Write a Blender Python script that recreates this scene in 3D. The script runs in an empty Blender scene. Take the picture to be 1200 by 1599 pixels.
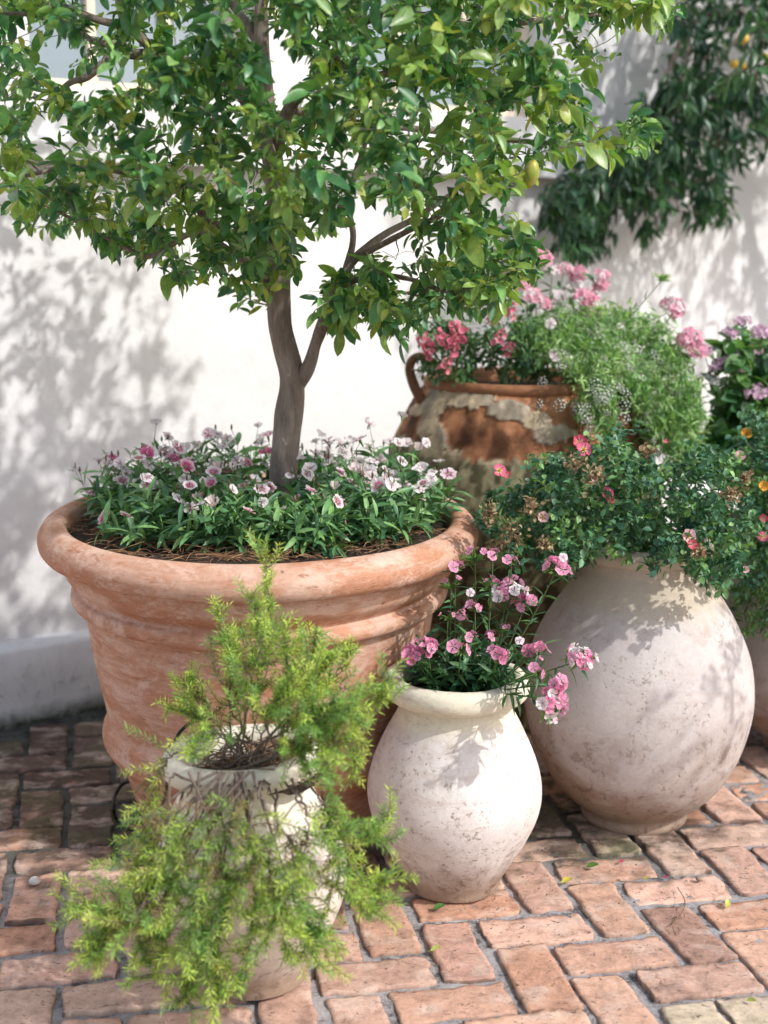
import bpy, math, random
import numpy as np
from mathutils import Vector, Matrix, noise as mn

rng = np.random.default_rng(7)
random.seed(7)
C = bpy.context.scene
R = math.radians

# ------------------------------------------------------------------ camera, sky, sun, exposure
PITCH = R(11.5); FPX = 2080.0; CAMH = 1.35
cd = bpy.data.cameras.new('camera'); cam = bpy.data.objects.new('camera', cd); C.collection.objects.link(cam)
cam.location = (0, 0, CAMH); cam.rotation_euler = (R(90) - PITCH, 0, 0)
cd.sensor_fit = 'VERTICAL'; cd.sensor_height = 36; cd.sensor_width = 27
cd.lens = FPX / 1599 * 36
cd.clip_start = .05; cd.clip_end = 500
cd.dof.use_dof = True; cd.dof.focus_distance = 2.68; cd.dof.aperture_fstop = 2.3
C.camera = cam
SUN_AZ = R(60); SUN_EL = R(42)              # az: to the right of "straight behind the camera"
w = bpy.data.worlds.new('World'); C.world = w; w.use_nodes = True
nt = w.node_tree; bg = nt.nodes['Background']
sky = nt.nodes.new('ShaderNodeTexSky'); sky.sky_type = 'NISHITA'; sky.sun_disc = False
sky.sun_elevation = SUN_EL
sundir = Vector((math.sin(SUN_AZ) * math.cos(SUN_EL), -math.cos(SUN_AZ) * math.cos(SUN_EL), math.sin(SUN_EL)))
sky.sun_rotation = math.atan2(sundir.x, sundir.y)
sky.air_density = 1.0; sky.dust_density = 2.5; sky.ozone_density = .6
nt.links.new(sky.outputs[0], bg.inputs[0]); bg.inputs[1].default_value = .15
sl = bpy.data.lights.new('sun', 'SUN'); sl.energy = 2.35; sl.angle = R(.9); sl.color = (1, .975, .94)
so = bpy.data.objects.new('sun', sl); C.collection.objects.link(so)
so.rotation_euler = (-sundir).to_track_quat('-Z', 'Y').to_euler(); so.location = (3, -3, 5)
C.view_settings.view_transform = 'Standard'; C.view_settings.look = 'None'
C.view_settings.gamma = 1; C.view_settings.exposure = .54
C.cycles.max_bounces = 6; C.cycles.diffuse_bounces = 4; C.cycles.transmission_bounces = 4

# ------------------------------------------------------------------ pixel -> world
cP, sP = math.cos(PITCH), math.sin(PITCH)
def ray(px, py):
    a = (px - 600) / FPX; b = (799.5 - py) / FPX
    return np.array([a, cP + b * sP, -sP + b * cP])
def at(px, py, Y):
    d = ray(px, py); k = Y / d[1]
    return np.array([0, 0, CAMH]) + d * k
def ground(px, py, z=0):
    d = ray(px, py); k = (z - CAMH) / d[2]
    return np.array([0, 0, CAMH]) + d * k
def proj(p):
    x, y, z = p[0], p[1], p[2] - CAMH
    dd = y * cP - z * sP; u = y * sP + z * cP
    return 600 + FPX * x / dd, 799.5 - FPX * u / dd

# ------------------------------------------------------------------ geometry
class Geo:
    def __init__(s): s.v = []; s.f = []; s.c = []; s.n = 0
    def add(s, v, f, col=(1, 1, 1)):
        v = np.asarray(v, float).reshape(-1, 3); col = np.asarray(col, float)
        if col.ndim == 1: col = np.tile(col, (len(v), 1))
        s.v.append(v); s.c.append(col)
        s.f.extend([tuple(i + s.n for i in q) for q in f]); s.n += len(v)
    def inst(s, tv, tf, M, T, col):
        """many copies of a template: M (n,3,3), T (n,3), col (n,3) or (n,k,3)"""
        n = len(T)
        if n == 0: return
        k = len(tv)
        V = np.einsum('nij,kj->nki', M, tv) + np.asarray(T)[:, None, :]
        col = np.asarray(col, float)
        if col.ndim == 2: col = np.repeat(col[:, None, :], k, 1)
        s.v.append(V.reshape(-1, 3)); s.c.append(col.reshape(-1, 3))
        for i in range(n):
            o = s.n + i * k
            s.f.extend([tuple(j + o for j in q) for q in tf])
        s.n += n * k
    def tube(s, pts, rad, col=(1, 1, 1), seg=6, cap=True):
        pts = np.asarray(pts, float); n = len(pts)
        rad = np.broadcast_to(np.asarray(rad, float), (n,))
        T = np.gradient(pts, axis=0); T /= np.linalg.norm(T, axis=1)[:, None] + 1e-12
        a = np.array([0, 0, 1.]) if abs(T[0, 2]) < .9 else np.array([1., 0, 0])
        V = []
        for i in range(n):
            a = a - T[i] * a.dot(T[i]); a /= np.linalg.norm(a) + 1e-12
            b = np.cross(T[i], a)
            for k in range(seg):
                t = 2 * math.pi * k / seg
                V.append(pts[i] + rad[i] * (math.cos(t) * a + math.sin(t) * b))
        F = []
        for i in range(n - 1):
            for k in range(seg):
                k2 = (k + 1) % seg
                F.append((i * seg + k, i * seg + k2, (i + 1) * seg + k2, (i + 1) * seg + k))
        if cap: F.append(tuple(range(seg))[::-1]); F.append(tuple((n - 1) * seg + k for k in range(seg)))
        s.add(V, F, col)
    def box(s, x0, x1, y0, y1, z0, z1, col=(1, 1, 1)):
        v = [(x, y, z) for x in (x0, x1) for y in (y0, y1) for z in (z0, z1)]
        s.add(v, [(0, 1, 3, 2), (4, 6, 7, 5), (0, 4, 5, 1), (2, 3, 7, 6), (0, 2, 6, 4), (1, 5, 7, 3)], col)
    def mesh(s, name, off=(0, 0, 0), smooth=True):
        V = np.concatenate(s.v) - np.asarray(off, float); Cc = np.concatenate(s.c)
        m = bpy.data.meshes.new(name); m.from_pydata(V.tolist(), [], s.f)
        at_ = m.color_attributes.new('col', 'FLOAT_COLOR', 'POINT')
        at_.data.foreach_set('color', np.concatenate([Cc, np.ones((len(Cc), 1))], 1).astype('f').ravel())
        if smooth: m.polygons.foreach_set('use_smooth', [True] * len(m.polygons))
        m.update(); return m

def link(name, mesh, mat, parent=None):
    o = bpy.data.objects.new(name, mesh); C.collection.objects.link(o)
    if mat and not mesh.materials: mesh.materials.append(mat)
    if parent: o.parent = parent
    return o
def part(name, geo, mat, parent, smooth=True):
    return link(name, geo.mesh(name, wloc(parent), smooth), mat, parent)
def wloc(o):
    p = np.zeros(3)
    while o: p = p + np.array(o.location); o = o.parent
    return p
def thing(name, label, cat, loc=(0, 0, 0), group=None):
    o = bpy.data.objects.new(name, None); C.collection.objects.link(o); o.location = loc
    o.empty_display_size = .05
    return tag(o, label, cat, group)
def tag(o, label=None, cat=None, group=None, kind=None):
    if label: o['label'] = label
    if cat: o['category'] = cat
    if group: o['group'] = group
    if kind: o['kind'] = kind
    return o
def stand(name, geo, mat, smooth=True):
    return link(name, geo.mesh(name, (0, 0, 0), smooth), mat)

def frames(D, up, roll):
    """basis with X along D, Z near up, rolled"""
    D = D / (np.linalg.norm(D, axis=1)[:, None] + 1e-9)
    Yv = np.cross(up, D); Yv /= np.linalg.norm(Yv, axis=1)[:, None] + 1e-9
    Z = np.cross(D, Yv)
    c, s_ = np.cos(roll)[:, None], np.sin(roll)[:, None]
    Y2 = c * Yv + s_ * Z; Z2 = -s_ * Yv + c * Z
    return np.stack([D, Y2, Z2], 2)

def leaf_tmpl(w=.45, fold=.15, curl=.15, n=4, peak=.42, pw=.8):
    ts = np.linspace(0, 1, n + 1); V = [(0, 0, 0)]; F = []
    for t in ts[1:-1]:
        x = t ** (math.log(.5) / math.log(peak)); hw = w / 2 * math.sin(math.pi * x) ** pw
        z = -curl * t * t
        V += [(t, -hw, z + fold * hw), (t, 0, z), (t, hw, z + fold * hw)]
    V.append((1, 0, -curl)); L = len(V) - 1
    F += [(0, 1, 2), (0, 2, 3)]
    for i in range(n - 2):
        a = 1 + 3 * i
        F += [(a, a + 3, a + 4, a + 1), (a + 1, a + 4, a + 5, a + 2)]
    a = L - 3
    F += [(a, L, a + 1), (a + 1, L, a + 2)]
    return np.array(V, float), F
LEAF = [leaf_tmpl(.48, .45, .22, 6, .48, .62), leaf_tmpl(.44, .65, .05, 6, .46, .65), leaf_tmpl(.52, .22, .42, 6, .48, .6), leaf_tmpl(.40, .5, -.12, 6, .45, .65), leaf_tmpl(.46, .9, .3, 6, .48, .62)]
NARROW = [leaf_tmpl(.17, .5, .30, 4, .45), leaf_tmpl(.2, .4, .1, 4, .4), leaf_tmpl(.15, .6, .5, 4, .4)]
SMALL = [leaf_tmpl(.62, .4, .12, 3, .45), leaf_tmpl(.7, .2, .3, 3, .5)]
BROAD = [leaf_tmpl(.7, .3, .3, 5, .42), leaf_tmpl(.62, .4, .15, 5, .42)]
NEEDLE = (np.array([(0, 0, 0), (.4, -.075, .0), (.4, .075, .0), (1, 0, .0), (.4, 0, .07)], float), [(0, 1, 4), (0, 4, 2), (1, 3, 4), (4, 3, 2)])

def scatter(geo, tm, P, D, size, col, up=None, rollsd=.5):
    n = len(P); P = np.asarray(P); D = np.asarray(D)
    upv = np.tile([0, 0, 1.], (n, 1)) if up is None else np.asarray(up)
    upv = upv + rng.normal(0, .12, (n, 3))
    M = frames(D, upv, rng.normal(0, rollsd, n)) * np.asarray(size)[:, None, None]
    which = rng.integers(0, len(tm), n)
    for k, (tv, tf) in enumerate(tm):
        i = which == k
        geo.inst(tv, tf, M[i], P[i], np.asarray(col)[i])

def tint(n, a, b, p=1.5, jit=.12):
    t = rng.random(n)[:, None] ** p
    c = np.array(a) * (1 - t) + np.array(b) * t
    return np.clip(c * (1 + rng.normal(0, jit, (n, 1))), 0, 1)

def bez(a, b, c, n):
    t = np.linspace(0, 1, n)[:, None]
    return (1 - t) ** 2 * a + 2 * t * (1 - t) * b + t * t * c

def inpoly(x, y, poly):
    r = False; j = len(poly) - 1
    for i in range(len(poly)):
        xi, yi = poly[i]; xj, yj = poly[j]
        if (yi > y) != (yj > y) and x < (xj - xi) * (y - yi) / (yj - yi) + xi: r = not r
        j = i
    return r

# ------------------------------------------------------------------ materials
def mat(name):
    m = bpy.data.materials.new(name); m.use_nodes = True
    return m, m.node_tree, m.node_tree.nodes['Principled BSDF']
def N(t, kind, **k):
    n = t.nodes.new(kind)
    for a, b in k.items():
        if a in n.inputs: n.inputs[a].default_value = b
        else: setattr(n, a, b)
    return n
def coords(t, scale=(1, 1, 1), which='Object'):
    tc = N(t, 'ShaderNodeTexCoord'); mp = N(t, 'ShaderNodeMapping'); mp.inputs['Scale'].default_value = scale
    t.links.new(tc.outputs[which], mp.inputs[0]); return mp.outputs[0]
def noise(t, co, scale, detail=5, rough=.6, dist=0):
    n = N(t, 'ShaderNodeTexNoise'); n.inputs['Scale'].default_value = scale; n.inputs['Detail'].default_value = detail
    n.inputs['Roughness'].default_value = rough; n.inputs['Distortion'].default_value = dist
    t.links.new(co, n.inputs['Vector']); return n.outputs['Fac']
def ramp(t, fac, stops):
    r = N(t, 'ShaderNodeValToRGB'); e = r.color_ramp.elements
    while len(e) < len(stops): e.new(.5)
    for el, (p, c) in zip(e, stops):
        el.position = p; el.color = (c, c, c, 1) if isinstance(c, (int, float)) else (*c, 1)
    t.links.new(fac, r.inputs[0]); return r.outputs[0]
def mix(t, fac, a, b, mode='MIX'):
    m = N(t, 'ShaderNodeMix', data_type='RGBA', blend_type=mode)
    for s_, v in ((0, fac), (6, a), (7, b)):
        if hasattr(v, 'links') or isinstance(v, bpy.types.NodeSocket): t.links.new(v, m.inputs[s_])
        elif s_ == 0: m.inputs[0].default_value = v
        else: m.inputs[s_].default_value = (*v, 1)
    return m.outputs[2]
def math_(t, op, a, b=None, clamp=False):
    m = N(t, 'ShaderNodeMath', operation=op, use_clamp=clamp)
    for i, v in enumerate((a, b)):
        if v is None: continue
        if isinstance(v, bpy.types.NodeSocket): t.links.new(v, m.inputs[i])
        else: m.inputs[i].default_value = v
    return m.outputs[0]
def bump(t, h, strength, dist, bs):
    b = N(t, 'ShaderNodeBump'); b.inputs['Strength'].default_value = strength; b.inputs['Distance'].default_value = dist
    t.links.new(h, b.inputs['Height']); t.links.new(b.outputs[0], bs.inputs['Normal'])
def attr(t): 
    a = N(t, 'ShaderNodeAttribute', attribute_name='col'); return a.outputs['Color']
def zpos(t, which='Object'):
    tc = N(t, 'ShaderNodeTexCoord'); sx = N(t, 'ShaderNodeSeparateXYZ'); t.links.new(tc.outputs[which], sx.inputs[0]); return sx.outputs[2]
def mrange(t, v, a, b, c=0, d=1):
    m = N(t, 'ShaderNodeMapRange'); t.links.new(v, m.inputs[0])
    for i, x in enumerate((a, b, c, d)): m.inputs[i + 1].default_value = x
    return m.outputs[0]

def leafmat(name, transl=.3, rough=.42, spec=.5, sc=60):
    m, t, b = mat(name); col = attr(t)
    co = coords(t); nz = noise(t, co, sc, 3)
    c2 = mix(t, .75, col, ramp(t, nz, [(.3, .62), (.7, 1.3)]), 'MULTIPLY')
    c2 = mix(t, ramp(t, noise(t, co, 34, 4, .7), [(.60, 0.), (.68, .5)]), c2, mix(t, 1, col, (2.2, 1.35, .7), 'MULTIPLY'))
    t.links.new(c2, b.inputs['Base Color']); b.inputs['Roughness'].default_value = rough
    b.inputs['Specular IOR Level'].default_value = spec
    tr = N(t, 'ShaderNodeBsdfTranslucent'); t.links.new(mix(t, 1, c2, (1.1, 1.25, .5), 'MULTIPLY'), tr.inputs[0])
    ms = N(t, 'ShaderNodeMixShader'); ms.inputs[0].default_value = transl
    t.links.new(b.outputs[0], ms.inputs[1]); t.links.new(tr.outputs[0], ms.inputs[2])
    t.links.new(ms.outputs[0], t.nodes['Material Output'].inputs[0])
    bump(t, nz, .25, .002, b)
    return m
def flatpetal():
    m, t, b = mat('petal'); col = attr(t)
    c = mix(t, .4, col, ramp(t, noise(t, coords(t), 200, 3), [(.3, .75), (.7, 1.15)]), 'MULTIPLY')
    t.links.new(c, b.inputs['Base Color']); b.inputs['Roughness'].default_value = .7; b.inputs['Specular IOR Level'].default_value = .2
    tr = N(t, 'ShaderNodeBsdfTranslucent'); t.links.new(c, tr.inputs[0]); ms = N(t, 'ShaderNodeMixShader'); ms.inputs[0].default_value = .35
    t.links.new(b.outputs[0], ms.inputs[1]); t.links.new(tr.outputs[0], ms.inputs[2]); t.links.new(ms.outputs[0], t.nodes['Material Output'].inputs[0]); return m
M_LEAF = leafmat('glossy_leaf', .33, .36, .55, 45)
M_DIAN = leafmat('dianthus_leaf', .2, .45)
M_SOFT = leafmat('soft_leaf', .35, .6)
M_NEEDLE = leafmat('needle_leaf', .42, .6, .3)
M_PETAL = flatpetal()

def barkmat(name, a, b_, sc=30):
    m, t, b = mat(name)
    nz = noise(t, coords(t, (sc, sc, sc * .22)), 1, 6, .7, .3)
    n2 = noise(t, coords(t), 9, 3)
    c = mix(t, ramp(t, nz, [(.35, 0.), (.68, 1.)]), a, b_)
    c = mix(t, ramp(t, noise(t, coords(t, (1, 1, .6)), 55, 2, .5), [(.68, 0.), (.74, 1.)]), c, (.42, .38, .33))
    t.links.new(mix(t, .6, c, ramp(t, n2, [(.3, .6), (.7, 1.2)]), 'MULTIPLY'), b.inputs['Base Color'])
    b.inputs['Roughness'].default_value = .85
    bump(t, nz, .9, .012, b); return m
M_BARK = barkmat('tree_bark', (.15, .115, .095), (.36, .29, .245), 42)
M_TWIG = barkmat('woody_twig', (.15, .11, .085), (.34, .27, .22), 90)
def flatmat(name, c, rough=.7, spec=.3):
    m, t, b = mat(name)
    cc = mix(t, .5, c, ramp(t, noise(t, coords(t), 40, 4), [(.3, .6), (.7, 1.25)]), 'MULTIPLY')
    t.links.new(cc, b.inputs['Base Color']); b.inputs['Roughness'].default_value = rough
    b.inputs['Specular IOR Level'].default_value = spec; return m
M_STEM = flatmat('green_stem', (.10, .17, .06), .6)
M_TUBE = flatmat('black_plastic', (.012, .012, .013), .45)
def attrmat(name, rough=.85, nscale=60, bmp=.4, dist=.004):
    m, t, b = mat(name); nz = noise(t, coords(t), nscale, 5, .7)
    t.links.new(mix(t, .55, attr(t), ramp(t, nz, [(.3, .6), (.7, 1.3)]), 'MULTIPLY'), b.inputs['Base Color'])
    b.inputs['Roughness'].default_value = rough; b.inputs['Specular IOR Level'].default_value = .2
    bump(t, nz, bmp, dist, b); return m
M_BITS = attrmat('plant_litter')

def soilmat():
    m, t, b = mat('dark_soil'); nz = noise(t, coords(t), 55, 8, .75)
    t.links.new(ramp(t, nz, [(.3, (.018, .012, .009)), (.55, (.06, .04, .028)), (.72, (.15, .10, .07))]), b.inputs['Base Color'])
    b.inputs['Roughness'].default_value = .95; bump(t, nz, 1, .02, b); return m
M_SOIL = soilmat()

def wallmat():
    m, t, b = mat('white_stucco'); co = coords(t)
    n1 = noise(t, co, 1.3, 5, .6); n2 = noise(t, co, 45, 6, .65); n3 = noise(t, co, 7, 6, .7)
    c = mix(t, ramp(t, n1, [(.35, 0.), (.7, 1.)]), (.79, .785, .78), (.735, .725, .72))
    c = mix(t, ramp(t, n3, [(.54, 0.), (.66, .28)]), c, (.60, .57, .55))
    cr = noise(t, coords(t, (1, 1, 1.6)), 3.1, 10, .75, 1.2); cr = math_(t, 'ABSOLUTE', math_(t, 'SUBTRACT', cr, .5))
    c = mix(t, math_(t, 'MULTIPLY', ramp(t, cr, [(.0, 1.), (.006, 0.)]), ramp(t, n1, [(.5, 0.), (.6, .5)])), c, (.42, .39, .37))
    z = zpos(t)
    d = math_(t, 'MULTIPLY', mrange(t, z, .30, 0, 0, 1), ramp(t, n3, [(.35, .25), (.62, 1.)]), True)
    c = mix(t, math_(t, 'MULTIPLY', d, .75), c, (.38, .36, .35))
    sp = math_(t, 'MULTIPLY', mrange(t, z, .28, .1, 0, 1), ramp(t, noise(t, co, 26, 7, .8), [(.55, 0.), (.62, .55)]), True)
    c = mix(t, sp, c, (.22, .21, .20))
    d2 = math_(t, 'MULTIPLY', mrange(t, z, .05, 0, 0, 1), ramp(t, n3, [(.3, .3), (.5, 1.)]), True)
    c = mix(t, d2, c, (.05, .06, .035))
    t.links.new(c, b.inputs['Base Color']); b.inputs['Roughness'].default_value = .9
    b.inputs['Specular IOR Level'].default_value = .2
    bump(t, math_(t, 'ADD', n2, math_(t, 'ADD', math_(t, 'MULTIPLY', n1, 3), n3)), .35, .006, b); return m
M_WALL = wallmat()

def terramat():
    m, t, b = mat('terracotta'); co = coords(t)
    st = noise(t, coords(t, (2.5, 2.5, 13)), 1.3, 9, .78, .3); fs = noise(t, coords(t, (22, 22, 75)), 1, 6, .8, .2)
    big = noise(t, coords(t, (2.4, 2.4, 4.5)), 1.5, 8, .7, 1.0); fine = noise(t, co, 110, 5, .75)
    c = mix(t, ramp(t, big, [(.40, 0.), (.58, 1.)]), (.51, .265, .165), (.62, .42, .325))
    c = mix(t, ramp(t, st, [(.46, 0.), (.56, .8)]), c, (.44, .20, .11))
    c = mix(t, ramp(t, noise(t, coords(t, (4, 4, 6)), 2.2, 9, .8, .5), [(.52, 0.), (.60, .85)]), c, (.66, .45, .36))
    c = mix(t, ramp(t, noise(t, coords(t, (6, 6, 22)), 1.3, 8, .8, .5), [(.57, 0.), (.63, .75)]), c, (.30, .125, .06))
    c = mix(t, ramp(t, noise(t, coords(t, (4, 4, 16)), 1.7, 8, .8, .4), [(.57, 0.), (.64, .5)]), c, (.66, .52, .42))
    c = mix(t, .5, c, ramp(t, fs, [(.3, .72), (.68, 1.18)]), 'MULTIPLY')
    c = mix(t, .5, c, ramp(t, fine, [(.25, .7), (.7, 1.15)]), 'MULTIPLY')
    v = N(t, 'ShaderNodeTexVoronoi'); v.inputs['Scale'].default_value = 14; t.links.new(co, v.inputs['Vector'])
    pit = math_(t, 'MULTIPLY', ramp(t, v.outputs['Distance'], [(.05, 1.), (.09, 0.)]), ramp(t, noise(t, co, 21, 2), [(.54, 0.), (.58, 1.)]))
    c = mix(t, pit, c, (.14, .07, .04))
    t.links.new(c, b.inputs['Base Color']); b.inputs['Roughness'].default_value = .8
    b.inputs['Specular IOR Level'].default_value = .25
    bump(t, math_(t, 'SUBTRACT', math_(t, 'ADD', math_(t, 'ADD', st, fs), math_(t, 'MULTIPLY', fine, .5)), pit), .3, .005, b); return m
M_TERRA = terramat()

def jarmat(name, body, neck, z_neck, stain_top, speck=.55, rosy=(.62, .53, .50), grey=1.0):
    m, t, b = mat(name); co = coords(t); z = zpos(t)
    big = noise(t, co, 4.5, 6, .65, .4); mid = noise(t, co, 17, 6, .7, .2); fine = noise(t, co, 130, 4, .7)
    c = mix(t, ramp(t, big, [(.35, 0.), (.65, 1.)]), body, rosy)
    # glazed neck with uneven lower edge
    zz = math_(t, 'ADD', z, math_(t, 'MULTIPLY', math_(t, 'SUBTRACT', math_(t, 'ADD', mid, math_(t, 'MULTIPLY', big, .5)), .75), .10))
    c = mix(t, mrange(t, zz, z_neck - .02, z_neck + .02), c, neck)
    edge = math_(t, 'MULTIPLY', mrange(t, zz, z_neck - .045, z_neck - .01), mrange(t, zz, z_neck + .01, z_neck - .01))
    c = mix(t, math_(t, 'MULTIPLY', math_(t, 'MULTIPLY', edge, ramp(t, mid, [(.45, 0.), (.6, 1.)])), .5, True), c, (.36, .28, .22))
    # brown damp stain from the foot up
    s_ = math_(t, 'ADD', mrange(t, z, stain_top, 0, 0, 1), math_(t, 'MULTIPLY', math_(t, 'SUBTRACT', big, .5), 1.6))
    c = mix(t, ramp(t, s_, [(.30, 0.), (.85, .9)]), c, (.29, .20, .14))
    st_ = noise(t, coords(t, (7, 7, 30)), 1.5, 7, .75, .6)
    c = mix(t, ramp(t, st_, [(.52, 0.), (.62, .38)]), c, (.50, .41, .35))
    c = mix(t, math_(t, 'MULTIPLY', ramp(t, noise(t, co, 34, 8, .8, .4), [(.53, 0.), (.60, .75)]), ramp(t, s_, [(.1, .15), (.7, 1.)])), c, (.16, .105, .07))
    # pits
    v = N(t, 'ShaderNodeTexVoronoi'); v.inputs['Scale'].default_value = 60; t.links.new(co, v.inputs['Vector'])
    pit = math_(t, 'MULTIPLY', math_(t, 'MAXIMUM', ramp(t, v.outputs['Distance'], [(.0, .8), (.22, 0.)]), ramp(t, noise(t, co, 75, 6, .8), [(.56, 0.), (.62, 1.)])), ramp(t, noise(t, co, 11, 4), [(speck - .05, 0.), (speck + .05, 1.)]))
    pit = math_(t, 'MULTIPLY', pit, mrange(t, zz, z_neck + .0, z_neck - .03))
    v2 = N(t, 'ShaderNodeTexVoronoi'); v2.inputs['Scale'].default_value = 24; t.links.new(co, v2.inputs['Vector'])
    pit2 = math_(t, 'MULTIPLY', ramp(t, v2.outputs['Distance'], [(.07, 1.), (.13, 0.)]), ramp(t, noise(t, co, 30, 2), [(.57, 0.), (.61, 1.)]))
    pits = math_(t, 'MAXIMUM', math_(t, 'MULTIPLY', pit, .75), math_(t, 'MULTIPLY', pit2, .7))
    c = mix(t, pits, c, (.27, .20, .14))
    c = mix(t, .45, c, ramp(t, fine, [(.25, .8), (.7, 1.1)]), 'MULTIPLY')
    if grey < 1: c = mix(t, 1, c, (grey, grey, grey), 'MULTIPLY')
    t.links.new(c, b.inputs['Base Color']); b.inputs['Roughness'].default_value = .75
    b.inputs['Specular IOR Level'].default_value = .3
    h = math_(t, 'SUBTRACT', math_(t, 'ADD', math_(t, 'MULTIPLY', mid, .5), math_(t, 'MULTIPLY', fine, .25)), math_(t, 'MULTIPLY', pits, .8))
    bump(t, h, .45, .005, b); return m
M_JARS = jarmat('white_glazed_clay', (.70, .665, .64), (.71, .67, .53), .375, .18, .48, (.64, .59, .57))
M_JARF = jarmat('cream_clay', (.72, .64, .56), (.76, .71, .58), .34, .20, .58)
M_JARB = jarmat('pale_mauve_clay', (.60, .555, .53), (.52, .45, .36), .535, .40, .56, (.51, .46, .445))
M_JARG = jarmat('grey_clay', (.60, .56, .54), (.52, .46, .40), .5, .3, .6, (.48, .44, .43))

def brickmat():
    m, t, b = mat('old_brick'); co = coords(t)
    n1 = noise(t, co, 26, 7, .7, .3); n2 = noise(t, co, 120, 5, .75); n3 = noise(t, coords(t, (1, 1.6, 1)), 9, 5, .65, .3)
    c = mix(t, .8, attr(t), ramp(t, n1, [(.3, .5), (.5, 1.), (.7, 1.3)]), 'MULTIPLY')
    c = mix(t, ramp(t, n3, [(.50, 0.), (.64, .55)]), c, (.64, .50, .42))
    c = mix(t, ramp(t, noise(t, coords(t, (1, 1.8, 1)), 48, 7, .8, .5), [(.575, 0.), (.625, .85)]), c, (.085, .06, .05))
    c = mix(t, .6, c, ramp(t, n2, [(.3, .75), (.65, 1.15)]), 'MULTIPLY')
    t.links.new(c, b.inputs['Base Color']); b.inputs['Roughness'].default_value = .9
    b.inputs['Specular IOR Level'].default_value = .2
    bump(t, math_(t, 'ADD', n1, math_(t, 'MULTIPLY', n2, .4)), .8, .006, b); return m
M_BRICK = brickmat()
def mortarmat():
    m, t, b = mat('mortar'); co = coords(t)
    n1 = noise(t, co, 15, 9, .8, .3); n2 = noise(t, co, 160, 5, .8)
    c = mix(t, 1, attr(t), ramp(t, n1, [(.40, .22), (.50, .9), (.66, 1.15)]), 'MULTIPLY')
    c = mix(t, .9, c, ramp(t, n2, [(.3, .6), (.68, 1.25)]), 'MULTIPLY')
    t.links.new(c, b.inputs['Base Color']); b.inputs['Roughness'].default_value = .95
    bump(t, math_(t, 'ADD', n1, math_(t, 'MULTIPLY', n2, .5)), 1, .006, b); return m
M_MORTAR = mortarmat()

# ------------------------------------------------------------------ wall frame: origin + direction
WA = R(34); WO = np.array([-.97, 3.65]); WD = np.array([math.cos(WA), math.sin(WA)]); WN = np.array([math.sin(WA), -math.cos(WA)])
def wall_pt(s_, out, z): 
    q = WO + WD * s_ + WN * out; return np.array([q[0], q[1], z])
def on_wall(px, py, out=-.05):
    d = ray(px, py); o2 = WO + WN * out
    k = (o2[0] * WN[0] + o2[1] * WN[1]) / (d[0] * WN[0] + d[1] * WN[1])
    p = np.array([0, 0, CAMH]) + d * k
    return (p[:2] - WO).dot(WD), p[2], p

def fbm(x, y, z, s_=1.0):
    return mn.fractal(Vector((x * s_, y * s_, z * s_)), 1.0, 2.0, 4)

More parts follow.
